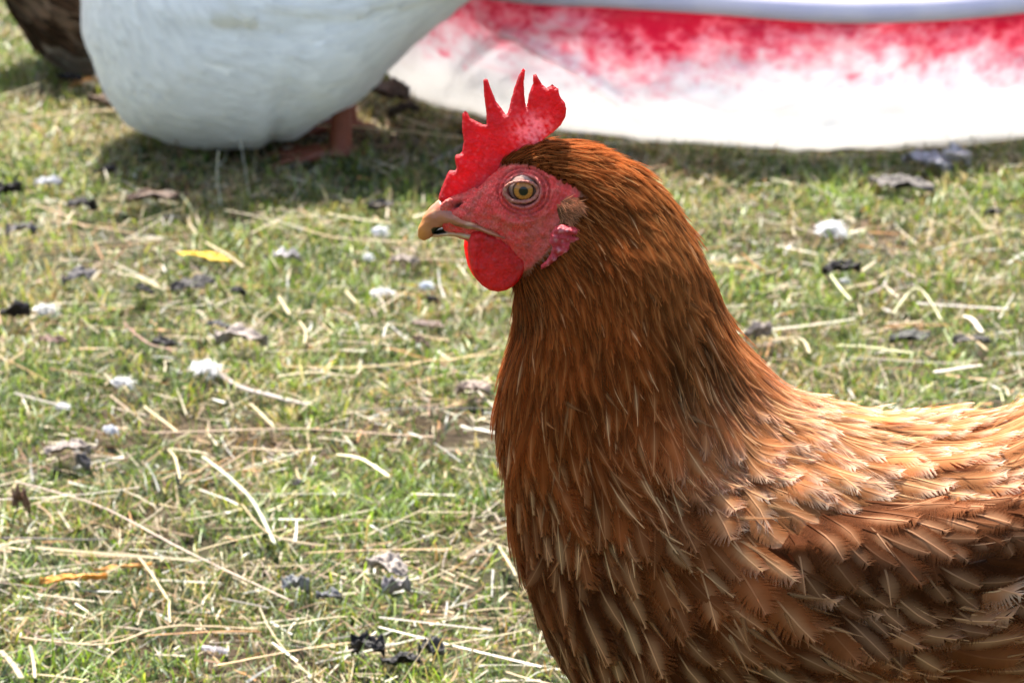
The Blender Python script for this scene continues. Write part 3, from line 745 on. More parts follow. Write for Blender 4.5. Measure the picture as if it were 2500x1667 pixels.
# eyes
def uv_sphere(c, r, nu=48, nv=64, sy=1.0):
    u = np.linspace(0, math.pi, nu); v = np.linspace(0, 2 * math.pi, nv, endpoint=False); U, W = np.meshgrid(u, v, indexing='ij')
    V = np.stack([r * np.sin(U) * np.cos(W), -r * np.cos(U) * sy, r * np.sin(U) * np.sin(W)], -1) + np.array(c)
    i = np.arange(nu * nv).reshape(nu, nv); j = np.roll(i, -1, 1)
    return V, np.stack([i[:-1], i[1:], j[1:], j[:-1]], -1).reshape(-1, 4), U, W
for sgn in (1, -1):
    ye = HY - .0158
    e = P(EYE[0], EYE[1], ye - .001)
    r = .0066
    cen = np.array([e[0], ye + r * .80, e[2]])
    V, Q, U, W = uv_sphere(cen, r)
    ang = np.degrees(U)
    c = np.ones(V.shape) * np.array((.24, .15, .12))
    iris = mixc((.38, .145, .028), (.17, .06, .015), np.clip(np.abs(ang - 27) / 14, 0, 1) ** 2)
    iris = iris * (1 + .15 * np.sin(W * 23 + np.sin(W * 7) * 2))[..., None]
    c = np.where((ang < 40)[..., None], iris, c)
    c = np.where(((ang >= 38) & (ang < 44))[..., None], np.array((.06, .03, .02)), c)
    c = np.where((ang < 17)[..., None], np.array((.004, .004, .005)), c)
    V = V.reshape(-1, 3).copy()
    if sgn < 0: V[:, 1] = 2 * HY - V[:, 1]; Q = Q[:, ::-1]
    child("eye", V, Q, M_eye, hen, hen, col=c.reshape(-1, 3))
    # eyelids: a soft pale ring hugging the ball
    nu, nv = 72, 14
    a = np.linspace(0, 2 * math.pi, nu, endpoint=False); b = np.linspace(0, 2 * math.pi, nv, endpoint=False); A, B = np.meshgrid(a, b, indexing='ij')
    rad = .0055 + .0004 * np.cos(2 * A) ; tube = .0007 * (1 + .35 * (np.sin(A) < 0) + .12 * np.sin(17 * A))
    rr = rad + tube * np.cos(B)
    cxr = e[0] - .0006 * (np.cos(A) < 0) * 1.0
    X = cxr + rr * np.cos(A) * 1.12 - .0006; Z = e[2] + rr * np.sin(A) * .86 - .0003; Yy = ye - .0002 - tube * np.sin(B) * 1.0 + .0004 * np.cos(2 * A)
    V = np.stack([X, Yy, Z], -1).reshape(-1, 3)
    i = np.arange(nu * nv).reshape(nu, nv); j = np.roll(i, -1, 0); i2 = np.roll(i, -1, 1); j2 = np.roll(j, -1, 1)
    Q = np.stack([i, j, j2, i2], -1).reshape(-1, 4)
    if sgn < 0: V[:, 1] = 2 * HY - V[:, 1]; Q = Q[:, ::-1]
    child("eyelid", V, Q, M_skin, hen, hen, col=mixc((.30, .07, .055), (.34, .15, .10), .5 + .5 * snoise(V, .003, 93, 2)).clip(0, 1))

# beak
UP = [((1236, 556), (1230, 566), .0150), ((1200, 538), (1196, 559), .0146), ((1165, 524), (1163, 553), .0130), ((1130, 512), (1130, 549), .0110), ((1100, 497), (1103, 549), .0087),
      ((1076, 490), (1084, 552), .0066), ((1060, 498), (1071, 558), .0055), ((1046, 511), (1062, 567), .0045), ((1034, 528), (1056, 577), .0036), ((1026, 546), (1048, 584), .0028), ((1020, 564), (1036, 586), .0019), ((1020, 577), (1026, 583), .0008)]
LOW = [((1222, 561), (1212, 580), .0138), ((1180, 555), (1172, 579), .0122), ((1140, 552), (1136, 575), .0096), ((1105, 553), (1102, 573), .0064), ((1078, 558), (1076, 576), .0046), ((1060, 566), (1060, 578), .0028), ((1050, 572), (1051, 576), .0008)]
bu = Loft(UP, HY, 120, 64); V = bu.S; bx, by = mirror_proj(V)
V = V + bu.N * (.00025 * snoise(V, .006, 95, 2))[..., None]
c = mixc((.36, .125, .062), (.46, .25, .13), sstep(.3, .9, snoise(V, .008, 96, 2)))
c = mixc(c, (.52, .20, .03), sstep(1062, 1022, bx) * .8)
c = mixc(c, (.30, .11, .09), sstep(1060, 1100, bx) * sstep(535, 505, by))
c = mixc(c, (.16, .05, .02), .8 * np.exp(-((by - (552 + (bx - 1130) * .04)) / 4.0) ** 2) * sstep(1075, 1110, bx))
dk = sdist(bx, by, [(1052, 560), (1058, 555), (1071, 554), (1080, 559), (1092, 568), (1088, 570), (1070, 573), (1055, 571)])
dark = (.008, .010, .004)
c = mixc(c, dark, sstep(-1, 1.5, dk))
child("upper_beak", V.reshape(-1, 3), bu.quads(), M_horn, hen, hen, col=c.reshape(-1, 3))
bl = Loft(LOW, HY, 90, 48); V = bl.S; bx, by = mirror_proj(V)
c = mixc((.42, .22, .10), (.48, .32, .18), sstep(-.2, .8, snoise(V, .006, 97, 2)))
c = mixc(c, (.30, .08, .06), sstep(1140, 1175, bx))
c = mixc(c, dark, sstep(-1, 1.5, sdist(bx, by, [(1052, 560), (1058, 555), (1071, 554), (1080, 559), (1092, 568), (1088, 570), (1070, 573), (1055, 571)])))
child("lower_beak", V.reshape(-1, 3), bl.quads(), M_horn, hen, hen, col=c.reshape(-1, 3))

# legs and feet (below the frame, standing on the turf)
def tube(pts, rad, nv=14):
    pts = np.array(pts, float); n = len(pts); V = []
    for k in range(n):
        d = pts[min(k + 1, n - 1)] - pts[max(k - 1, 0)]; d /= np.linalg.norm(d)
        a = np.cross(d, (0.1, 1, .2)); a /= np.linalg.norm(a); b = np.cross(d, a)
        for j in range(nv):
            t = 2 * math.pi * j / nv; V.append(pts[k] + rad[k] * (a * math.cos(t) + b * math.sin(t)))
    F = [[(k * nv + j), k * nv + (j + 1) % nv, (k + 1) * nv + (j + 1) % nv, (k + 1) * nv + j] for k in range(n - 1) for j in range(nv)]
    return np.array(V), np.array(F)
def smooth_path(pts, rad, m=6):
    K = np.column_stack([np.array(pts, float), rad]); t = np.linspace(0, len(K) - 1, (len(K) - 1) * m + 1); q = catmull(K, t); return q[:, :3], q[:, 3]
def legs_of(root, x, ys, ztop, colr, s=1.0, web=False, mat=None, face=-1, fat=1.0, slope=1.0):
    for y in ys:
        parts = []
        pts, rd = smooth_path([(x + .012 * s * slope, y, ztop), (x + .008 * s * slope, y, ztop * .6), (x + .004 * s * slope, y, .02 * s), (x, y, .008 * s)], [.0075 * s * fat, .0055 * s * fat, .0058 * s * fat, .0070 * s * fat])
        parts.append(tube(pts, rd))
        toes = [(-.55, .050), (0, .060), (.55, .050)] if not web else [(-.5, .055), (0, .06), (.5, .055)]
        tips = []
        for a, Lt in toes + [(math.pi, .022)]:
            d = np.array([face * math.cos(a), math.sin(a), 0])
            o = np.array([x, y, 0])
            pts, rd = smooth_path([o + (0, 0, .008 * s), o + d * Lt * s * .35 + (0, 0, .009 * s), o + d * Lt * s * .7 + (0, 0, .006 * s), o + d * Lt * s + (0, 0, .006 * s), o + d * (Lt + .012) * s + (0, 0, .001)], [.0062 * s, .0050 * s, .0042 * s, .0034 * s, .0008])
            parts.append(tube(pts, rd, 10)); tips.append(o + d * Lt * s)
        V, Q, o_ = [], [], 0
        for a, b in parts: V.append(a); Q.append(b + o_); o_ += len(a)
        V = np.concatenate(V); Q = np.concatenate(Q)
        leg = child("leg", V, Q, mat or M_leg, root, root, col=np.ones((len(V), 3)) * np.array(colr))
        if web:
            c0 = np.array([x, y, .007 * s]); n = 10; Vw = []; Fw = []
            for q in range(2):
                A_, B_ = tips[q] + (0, 0, .006), tips[q + 1] + (0, 0, .006); b0 = len(Vw)
                for i in range(n + 1):
                    for j in range(n + 1):
                        e = A_ * (1 - j / n) + B_ * (j / n); e = c0 + (e - c0) * (1 - .22 * math.sin(math.pi * j / n))
                        p = c0 * (1 - i / n) + e * (i / n); Vw.append(p + (0, 0, .002 * math.sin(math.pi * i / n)))
                for i in range(n):
                    for j in range(n):
                        a = b0 + i * (n + 1) + j; Fw.append((a, a + 1, a + n + 2, a + n + 1))
            w = child("web", np.array(Vw), np.array(Fw), mat or M_leg, leg, root, col=np.ones((len(Vw), 3)) * np.array(colr))
            m = w.modifiers.new("thickness", 'SOLIDIFY'); m.thickness = .0015
lx = float(P(2150, 1700, HY)[0])
legs_of(hen, lx, (HY - .035, HY + .035), .14, (.40, .27, .08), 1.0, mat=M_leg)
# ------------------------------------------------------------------ white goose
GY = 3.06
goose = empty("white_goose", (float(P(700, 300, GY)[0]), GY, 0), "large white goose standing behind the hen beside the red and white tub", "goose")
def sz(l, f): return [(a, b, w * f) for a, b, w in l]
GSEC = [((250, -1130), (250, -1110), .002), ((280, -1160), (275, -1080), .018), ((340, -1180), (335, -1060), .027), ((400, -1160), (390, -1030), .029), ((440, -1100), (370, -1000), .026), ((450, -1000), (340, -960), .025),
        ((445, -880), (325, -860), .027), ((450, -740), (300, -730), .033), ((480, -600), (262, -560), .045), ((540, -500), (222, -330), .065), ((610, -306), (205, -120), .088), ((680, -292), (200, 10), .103),
        ((745, -289), (233, 140), .114), ((800, -285), (303, 268), .120), ((855, -282), (400, 322), .122), ((915, -278), (530, 345), .121), ((985, -272), (660, 340), .117), ((1045, -266), (740, 312), .112),
        ((1105, -261), (800, 268), .104), ((1165, -254), (880, 205), .094), ((1235, -244), (960, 137), .080), ((1315, -234), (1110, 20), .060), ((1400, -227), (1260, -110), .036), ((1500, -217), (1420, -230), .015), ((1530, -197), (1520, -270), .002)]
gb = Loft(GSEC, GY, 360, 160)
S = gb.S.copy()
D = .0015 * snoise(S, .14, 301, 2) * sstep(.25, .45, gb.U) + .0012 * snoise(S * np.array([1, 1, .5]), .02, 302, 2)
# overlapping belly, flank and thigh feather masses
for k, (su, wv) in enumerate([(.66, .9), (.74, 1.3), (.82, .7)]):
    D += .0015 * np.tanh((gb.U - su + .03 * np.cos(gb.V * 2 + k)) * -60) * np.exp(-((gb.U - su) / .05) ** 2)
_gx, _gy = proj(S)
D += .012 * np.exp(-((_gx - 800) / 110) ** 2 - ((_gy - 150) / 110) ** 2) + .008 * np.exp(-((_gx - 640) / 60) ** 2 - ((_gy - 290) / 70) ** 2) - .006 * np.exp(-(((_gx - 690) + (_gy - 250) * .25) / 22) ** 2) * sstep(60, 200, _gy)
D += .006 * np.tanh((_gy - (58 - .00035 * (_gx - 620) ** 2)) / -18.) * np.exp(-((_gx - 600) / 260) ** 2) * np.exp(-((_gy - 50) / 90) ** 2)
S += gb.N * D[..., None]
c = mixc((.96, .94, .89), (.93, .88, .79), .3 * sstep(.0, .9, snoise(S, .16, 303, 2)))
px_, py_ = proj(S)
dirt = sstep(.03, .0, S[..., 2]) * .55 + .35 * sstep(.4, 1., snoise(S, .02, 304, 3)) * sstep(.06, .02, S[..., 2])
c = mixc(c, (.36, .31, .22), np.clip(dirt, 0, .8))
child("body", S.reshape(-1, 3), gb.quads(), M_goose, goose, goose, col=c.reshape(-1, 3))
gb.S = S
def goose_coat(L, root, n0, zone, Ls, Ws, colf, mat, name, rise, seed, kind='wing', nb=22, rfac=.5):
    rs = np.random.RandomState(seed)
    m = zone(L).astype(float); pr = (L.lu * L.lv * m).ravel(); pr /= pr.sum()
    k = rs.choice(len(pr), n0, p=pr); u = L.U.ravel()[k] + rs.uniform(-.5, .5, n0) / L.nu; v = L.V.ravel()[k] + rs.uniform(-.5, .5, n0) * 2 * math.pi / L.nv
    u = np.clip(u, .01, .98); v = v % (2 * math.pi)
    Pp = L.samp(L.S, u, v); kk = dart(u, v, Pp, np.full(n0, Ws * rfac)); u, v, Pp = u[kk], v[kk], Pp[kk]; n = len(u)
    c = colf(Pp, n, rs)
    a = coat(L, u, v, Ls * rs.uniform(.8, 1.2, n), Ws * rs.uniform(.85, 1.15, n), rise * rs.uniform(.5, 1.4, n), kind, nb, c, c * 1.02, c * 1.02, rs, rs.normal(0, .1, n), nvar=5, rd=.25 if mat in (M_white, M_goose) else 1.0, soft=.4, nblend=.85)
    return child(name, a[0], a[1], mat, root, root, col=a[2], nrm=a[3])
white_c = lambda Pp, n, rs: mixc(np.array((.90, .90, .88)) * np.ones((n, 1)), (.42, .37, .27), np.clip(.7 * sstep(.035, .005, Pp[:, 2]) + .10, 0, 1)) * rs.uniform(.93, 1.03, (n, 1))
goose_coat(gb, goose, 9000, lambda L: (L.U > .32) & (np.sin(L.V) > -.4), .034, .017, white_c, M_goose, "plumage", .0004, 310, 'body', 20, .40)
# folded wing on the near and the far side
for sgn in (1, -1):
    poly = [(420, -230), (700, -290), (1100, -280), (1480, -220), (1380, -140), (1160, -30), (960, 20), (800, 25), (600, 0), (450, -70)]
    q = gb.S.copy(); q[..., 1] = GY - np.abs(q[..., 1] - GY); ix, iy = proj(q)
    sd_ = np.where(np.sin(gb.V) * sgn > .1, sdist(ix, iy, poly), -300)
    L2 = Loft.__new__(Loft); L2.__dict__.update(gb.__dict__); L2.S = gb.S + gb.N * (.006 * sstep(-60, 60, sd_))[..., None]; L2.finish()
    goose_coat(L2, goose, 1500, lambda L: sd_ > -5, .07, .028, white_c, M_goose, "wing", .0012, 320, 'wing', 26, .5)
gx1 = float(G(842, 392)[0])
legs_of(goose, float(G(832, 388)[0]), (GY - .045, GY + .06), .10, (.20, .05, .022), .95, web=True, fat=1.75, slope=.2)
# head details of the goose (above the frame)
for sgn in (1, -1):
    e = P(330, -1130, GY)
    V, Q, U, W = uv_sphere((e[0], GY - .026 * sgn, e[2]), .006, 16, 20)
    child("eye", V, Q, M_eye, goose, goose, col=np.ones((len(V.reshape(-1, 3)), 3)) * .02)
bill = Loft([((270, -1160), (275, -1080), .018), ((215, -1135), (220, -1070), .015), ((150, -1100), (155, -1060), .012), ((90, -1078), (95, -1052), .008), ((70, -1065), (72, -1060), .001)], GY, 30, 24)
child("bill", bill.S.reshape(-1, 3), bill.quads(), M_horn, goose, goose, col=np.ones((bill.nu * bill.nv, 3)) * np.array((.75, .30, .06)))

# ------------------------------------------------------------------ brown duck behind the goose
DY = 3.36
duck = empty("brown_duck", (float(P(230, 100, DY)[0]), DY, 0), "dark brown duck with a pale belly half hidden behind the white goose", "duck")
DSEC = [((-190, -215), (-190, -205), .002), ((-130, -250), (-120, -170), .03), ((-60, -270), (-25, -90), .055), ((20, -285), (30, 0), .070), ((90, -290), (62, 62), .078), ((160, -290), (112, 128), .082), ((230, -290), (175, 168), .084), ((300, -290), (250, 186), .084),
        ((370, -300), (340, 180), .080), ((430, -330), (420, 130), .070), ((470, -400), (500, 20), .055), ((490, -480), (560, -130), .040), ((505, -560), (590, -300), .028), ((520, -640), (600, -480), .022), ((540, -720), (615, -600), .024), ((600, -770), (650, -640), .026), ((660, -760), (680, -670), .020), ((700, -730), (700, -700), .004)]
db = Loft(DSEC, DY, 200, 120)
S = db.S + db.N * (.002 * snoise(db.S, .03, 401, 3))[..., None]
dx_, dy_ = proj(S)
c = mixc((.075, .045, .028), (.17, .115, .075), sstep(-.1, .6, snoise(S, .016, 402, 3)))
c = mixc(c, (.40, .36, .30), sstep(.045, .012, S[..., 2] - .0 + .01 * snoise(S, .04, 403, 2)))
child("body", S.reshape(-1, 3), db.quads(), M_duck, duck, duck, col=c.reshape(-1, 3))
db.S = S
def duck_c(Pp, n, rs):
    c = np.array([(.06, .036, .022), (.11, .07, .045), (.20, .14, .095)])[rs.choice(3, n, p=[.5, .33, .17])]
    return mixc(c, (.42, .38, .31), sstep(.05, .015, Pp[:, 2])) * rs.uniform(.8, 1.2, (n, 1))
goose_coat(db, duck, 2500, lambda L: (L.U > .05) & (L.U < .85), .032, .015, duck_c, M_feather, "plumage", .002, 410, 'body', 10, .6)
legs_of(duck, float(G(330, 200)[0]), (DY - .035, DY + .035), .07, (.60, .26, .08), 1.0, web=True)
bill = Loft([((690, -745), (690, -680), .018), ((740, -715), (735, -680), .016), ((790, -695), (785, -672), .016), ((815, -683), (815, -676), .004)], DY, 24, 20)
child("bill", bill.S.reshape(-1, 3), bill.quads(), M_horn, duck, duck, col=np.ones((bill.nu * bill.nv, 3)) * np.array((.45, .30, .06)))

# ------------------------------------------------------------------ red and white tub
def tub():
    front = [(940, 168), (948, 200), (965, 235), (1010, 262), (1080, 285), (1150, 301), (1340, 342), (1500, 358), (1700, 374), (2000, 392), (2250, 374), (2500, 356), (2760, 345), (3050, 330)]
    pts = [G(a, b) for a, b in front]
    x1 = pts[-1][0]; yb = 4.35
    pts += [np.array([x1 + .18, 3.35, 0]), np.array([x1 + .22, 3.8, 0]), np.array([x1 + .05, 4.25, 0]), np.array([x1 - .20, yb + .02, 0]), np.array([.15, yb + .05, 0]), np.array([-.12, 4.22, 0]), np.array([-.20, 3.9, 0]), np.array([-.165, 3.6, 0])]
    K = np.array(pts); n = len(K); Kc = np.concatenate([K, K[:3]]); 
    m = 80; t = np.arange(0, n * m) / m + 1
    path = catmull(np.concatenate([K[-1:], K, K[:2]]), t)
    d = np.roll(path, -1, 0) - np.roll(path, 1, 0); d /= np.linalg.norm(d, axis=1, keepdims=True)
    out = np.stack([d[:, 1], -d[:, 0], np.zeros(len(d))], -1)
    s = np.concatenate([[0], np.cumsum(np.linalg.norm(np.diff(path, axis=0), axis=1))])
    npth = len(path)
    root = empty("plastic_tub", (.5, 3.6, 0), "large white plastic tub stained red under its pale lilac rim", "tub")
    # outer wall: height h 0..1 outwards flare
    nh = 60; H = .128; h = np.linspace(0, 1, nh)
    def wall(inset, zs=0):
        A = h[None, :] * np.ones((npth, 1)); Sx = s[:, None] * np.ones((1, nh))
        fl = .004 + .020 * A + .006 * np.sin(A * math.pi) - .010 * (1 - A) ** 6
        p2 = np.stack([Sx * 1.0, A * H * 1.6], -1)
        wr = .0050 * snoise(p2, .16, 501, 2) + .0035 * vnoise(p2, .035, 502, 3)
        for (cx_, cz, a0, b0) in ((.30, .62, 1.1, .9), (.36, .60, -1.0, .8), (.06, .5, 1.4, .9)):
            uu = (Sx - cx_ * 1.0); ww = (A - cz) * H
            ln = ww - a0 * uu * .55 + 3.0 * uu * uu * np.sign(b0)
            wr += .009 * np.exp(-(ln / .006) ** 2) * np.exp(-(uu / .055) ** 2)
        wr *= sstep(0, .06, Sx) * sstep(s[-1], s[-1] - .06, Sx)
        wr *= (A > .02) * sstep(0, .2, A) * sstep(1, .85, A) * .9 + .1
        X = path[:, None, :] + out[:, None, :] * (fl + wr - inset)[..., None]
        X = X + 0; X[..., 2] = zs + .002 + A * (H - zs) + (1 - A) ** 4 * (.004 + .004 * snoise(np.stack([Sx, Sx * 0], -1), .12, 505, 3))
        return X, A, Sx, wr
    W1, A, Sx, wr = wall(0); W2, _, _, _ = wall(.004, .006)
    def gridq(a, b, off=0, flip=False):
        i = np.arange(a * b).reshape(a, b) + off; j = np.roll(i, -1, 0)
        q = np.stack([i[:, :-1], j[:, :-1], j[:, 1:], i[:, 1:]], -1).reshape(-1, 4)
        return q[:, ::-1] if flip else q
    def wcol(X, A, Sx):
        p = np.stack([Sx, A * H * 1.6], -1)
        edge = .87 + .10 * snoise(p, .22, 511, 2) + .10 * vnoise(p * np.array([2.2, 1]), .03, 512, 3)
        red = sstep(edge - .46, edge + .20, A + .13 * vnoise(p, .007, 513, 3))
        red = np.clip(red * 1.05, 0, 1)
        spots = sstep(.75, 1.1, vnoise(p, .022, 514, 2)) * .7 * sstep(.3, .5, A)
        arcs = np.zeros_like(A)
        for cx_, cz, rr in ((.30, 1.05, .62), (.86, .9, .66), (.98, 1.0, .60), (1.16, .95, .62), (.52, .8, .5)):
            dd = np.hypot((Sx - cx_) / .16, (A - cz)) - rr
            arcs = np.maximum(arcs, .13 * np.exp(-(dd / .018) ** 2) * (A < cz - .1))
        red = np.clip(np.maximum(red, np.maximum(spots, arcs)), 0, 1)
        c = mixc((.83, .82, .80), (.79, .77, .82), sstep(.2, .5, A) * .5)
        pink = mixc(c, (.78, .24, .32), np.clip(red * 1.5, 0, 1)); c = mixc(pink, (.60, .028, .105), sstep(.62, 1.0, red))
        dirty = sstep(.35, .9, snoise(p, .09, 515, 3)) * .25 + .35 * sstep(.10, .0, A)
        return mixc(c, (.45, .38, .25), dirty * .35)
    c = wcol(W1, A, Sx)
    V = np.concatenate([W1.reshape(-1, 3), W2.reshape(-1, 3)]); C = np.concatenate([c.reshape(-1, 3)] * 2)
    Q = np.concatenate([gridq(npth, nh), gridq(npth, nh, npth * nh, True)])
    Mt = mat_attr("tub_plastic", rough=.38, spec=.4, trans=.45, bump=.15, bscale=60, var=.03, vscale=30)
    child("wall", V, Q, Mt, root, root, col=C)
    # floor of the tub
    f1 = path - out * .004; ctr = f1.mean(0); V = []
    for k in range(6): V.append(ctr + (f1 - ctr) * (k / 5) * .999 + np.array([0, 0, .009]))
    V = np.concatenate(V); child("floor", V, gridq(6, npth).reshape(-1, 4) if False else np.concatenate([np.stack([np.arange(npth) + k * npth, np.roll(np.arange(npth), -1) + k * npth, np.roll(np.arange(npth), -1) + (k + 1) * npth, np.arange(npth) + (k + 1) * npth], -1) for k in range(5)]), Mt, root, root, col=np.ones((len(V), 3)) * np.array((.72, .70, .66)))
    # rolled rim
    nr = 28; a = np.linspace(0, 2 * math.pi, nr, endpoint=False)
    sag = .004 * snoise(np.stack([s, s * 0], -1), .5, 521, 2) * sstep(0, .2, s) * sstep(s[-1], s[-1] - .2, s)
    V = []
    top = W1[:, -1]
    for k in range(npth):
        for t_ in a:
            V.append(top[k] + out[k] * (.006 + .017 * math.cos(t_)) + np.array([0, 0, .008 + sag[k] + .0135 * math.sin(t_) - .004 * math.cos(t_)]))
    V = np.array(V); i = np.arange(npth * nr).reshape(npth, nr); j = np.roll(i, -1, 0); i2 = np.roll(i, -1, 1); j2 = np.roll(j, -1, 1)
    Q = np.stack([i, i2, j2, j], -1).reshape(-1, 4)
    cr = mixc((.60, .57, .70), (.68, .64, .74), sstep(-.5, .5, snoise(V, .08, 522, 2))); cr = mixc(cr, (.38, .25, .26), .5 * sstep(.7, 1, snoise(V, .12, 523, 2)))
    Mr = mat_attr("rim_plastic", rough=.35, spec=.45, trans=.15, bump=.1, bscale=50)
    child("rim", V, Q, Mr, root, root, col=cr)
tub()

# ------------------------------------------------------------------ single leaves, feathers, straws and dark shade patches on the grass
def scl(px, py):
    p = G(px, py); return FPX / (p[1] * CP - (p[2] - HC) * SP)
def leaf(px, py, w, h, colr, label, cat="leaf", name="dead_leaf_or_shade", asp=.6, group=None, yaw=None, edge=None):
    rs = np.random.RandomState(int(px * 7 + py)); s = scl(px, py); Lf = 1.1 * w / s; Hh = 1.1 * h / s
    nx, ny = 34, 24; x = np.linspace(-1, 1, nx); y = np.linspace(-1, 1, ny); X, Y = np.meshgrid(x, y, indexing='ij')
    hw = (1 - np.abs(X) ** 2.2) ** .6 * (1 + .30 * vnoise(np.stack([X, np.sign(Y) * .7], -1), .45, int(px), 3)) * asp
    lx = X * Lf / 2; ly = Y * hw * Lf / 2
    p = np.stack([X, Y], -1)
    arch = np.clip(Hh - .003, .002, 1)
    a1, a2 = rs.uniform(.3, 1, 2); ph = rs.uniform(-.6, .6)
    z = arch * (a1 * (1 - (X - ph) ** 2 * .7) + a2 * np.abs(Y) ** 1.5 * .8 - .25) / (a1 + .5) + arch * .30 * snoise(p, 1.3, int(py), 3) + (arch * .38 + .001) * vnoise(p, .42, int(py), 3)
    z -= z.min(); z *= arch / max(z.max(), 1e-6)
    ya = rs.uniform(-.5, .5) if yaw is None else yaw
    g0 = G(px, py + h * .45, .008)
    V = np.stack([lx * math.cos(ya) - ly * math.sin(ya), lx * math.sin(ya) + ly * math.cos(ya), z + .009], -1)
    V = V + np.array([g0[0], g0[1], float(gz(g0[0], g0[1]))])
    i = np.arange(nx * ny).reshape(nx, ny); Q = np.stack([i[:-1, :-1], i[1:, :-1], i[1:, 1:], i[:-1, 1:]], -1).reshape(-1, 4)
    c = np.array(colr) * np.ones(V.shape) * (1 + .35 * snoise(p, .6, int(px + py), 3))[..., None]
    c = mixc(c, np.array(colr) * .45, .7 * np.exp(-(Y / .07) ** 2))
    o = mesh(name, V, Q, M_leaf, col=c.reshape(-1, 3).clip(0, 1), origin=(g0[0], g0[1], 0))
    m = o.modifiers.new("thickness", 'SOLIDIFY'); m.thickness = .0004
    return tag(o, label, cat, group)
DK, GR, BR, PG = (.018, .014, .014), (.10, .09, .09), (.09, .05, .03), (.23, .19, .165)
LEAVES_AND_SHADE = [
 (194, 690, 78, 46, GR, "grey curled leaf left of the black arched leaf, below the yellow leaf"),
 (470, 692, 96, 42, DK, "black arched leaf just under the long yellow leaf"),
 (38, 760, 72, 48, DK, "black crumpled leaf at the left edge beside a round white feather"),
 (53, 565, 66, 40, GR, "small grey leaf at the far left, level with the beak"),
 (18, 455, 62, 44, DK, "dark leaf cut off by the left edge, level with the goose's shadow"),
 (255, 412, 50, 30, DK, "small dark leaf left of the goose's belly shadow"),
 (200, 497, 64, 40, DK, "dark folded leaf between the left edge and the goose's shadow"),
 (372, 472, 112, 34, BR, "long brown leaf lying just below the goose's shadow"),
 (930, 490, 62, 32, DK, "dark leaf in the grass directly left of the hen's beak"),
 (990, 628, 66, 30, (.20, .16, .13), "greyish brown leaf just below the beak, left of the wattle"),
 (1058, 730, 30, 34, DK, "tiny black upright leaf left of the hen's throat"),
 (1045, 781, 84, 22, (.09, .05, .035), "flat dark brown leaf left of the hen's upper neck"),
 (1028, 835, 40, 40, BR, "brown crumpled leaf under the flat dark leaf by the hen's neck"),
 (400, 848, 54, 36, DK, "dark brown leaf behind the big white down feather"),
 (130, 834, 66, 24, (.10, .05, .035), "thin reddish brown leaf at left, below the round white feather"),
 (352, 710, 40, 36, DK, "small black leaf left of the black arched leaf"),
 (582, 708, 34, 34, DK, "small black sliver of leaf right of the black arched leaf"),
 (590, 842, 118, 62, PG, "big pale grey crumpled leaf right of the white down feather"),
 (533, 800, 50, 34, (.10, .09, .09), "dark tip of leaf standing above the big pale crumpled leaf"),
 (1155, 948, 78, 44, (.26, .20, .16), "grey brown leaf touching the hen's breast at the left"),
 (165, 1100, 100, 44, PG, "pale grey folded leaf at left below the pair of small white feathers"),
 (204, 1128, 36, 60, GR, "dark upright leaf beside the pale grey folded leaf"),
 (54, 1225, 40, 80, (.16, .09, .06), "brown upright curled leaf near the left edge"),
 (723, 1178, 36, 24, DK, "tiny black leaf below the middle of the grass"),
 (722, 1412, 60, 62, (.22, .22, .22), "grey curled leaf at the bottom middle, left of the pale crumpled leaf"),
 (803, 1448, 54, 36, (.12, .12, .13), "small dark grey leaf between the curled leaf and the pale crumpled leaf"),
 (946, 1375, 96, 56, (.27, .23, .20), "pale pinkish grey crumpled leaf left of the hen's lower breast"),
 (968, 1425, 66, 60, (.22, .20, .20), "grey leaf tucked under the pale pinkish crumpled leaf"),
 (898, 1572, 78, 66, (.012, .010, .010), "black shrivelled leaf at the bottom, leftmost of the black trio"),
 (978, 1612, 92, 50, (.012, .010, .010), "black flat leaf at the bottom, middle of the black trio"),
 (1053, 1592, 60, 56, (.06, .055, .05), "dark grey leaf at the bottom, rightmost of the black trio"),
 (2053, 655, 84, 44, (.012, .008, .008), "black leaf right of the hen's nape, below the big white feather"),
 (2222, 804, 96, 30, (.02, .02, .015), "dark flat leaf in the grass above the hen's back"),  # dark sheet added where the turf has only a shaded gap
 (2372, 818, 84, 30, (.02, .016, .012), "dark leaf near the right edge above the hen's tail end"),
 (1850, 812, 60, 52, PG, "grey leaf right beside the hen's nape"),
 (2335, 392, 62, 60, (.30, .28, .29), "light grey curled leaf leaning on the bottom of the tub"),
 (2262, 396, 110, 50, (.28, .27, .29), "wide pale leaf lying beneath the tub's lower edge"),
 (2200, 446, 150, 40, (.06, .05, .045), "dark decayed leaf in the tub's shadow"),  # dark sheet added to blacken the ground in the tub's cast shadow
 (2425, 516, 44, 30, DK, "tiny dark leaf at the right edge below the tub"),
 (172, 188, 56, 28, DK, "small black leaf left of the goose's breast, below the brown duck"),
 (941, 232, 110, 60, (.055, .035, .025), "dark brown leaf between the goose's tail and the tub"),
 (985, 270, 70, 44, (.04, .028, .02), "dark leaf under the left end of the tub"),
 (258, 246, 90, 40, (.11, .07, .045), "brown leaf touching the left side of the goose's breast"),  # brown sheet added as a painted shadow beside the goose
 (118, 442, 62, 34, (.36, .36, .38), "pale grey leaf at upper left below the goose's breast"),
 (700, 618, 60, 44, (.40, .37, .36), "pale grey leaf between the yellow leaf and the beak"),
]
for a in LEAVES_AND_SHADE: leaf(*a)
o = leaf(500, 627, 150, 26, (.62, .42, .03), "long narrow yellow leaf on the grass left of the beak", name="yellow_leaf", asp=.17, yaw=-.55)
o = leaf(180, 1412, 150, 34, (.66, .30, .05), "orange dry leaf blade at the lower left", name="orange_leaf", asp=.16, yaw=.35)
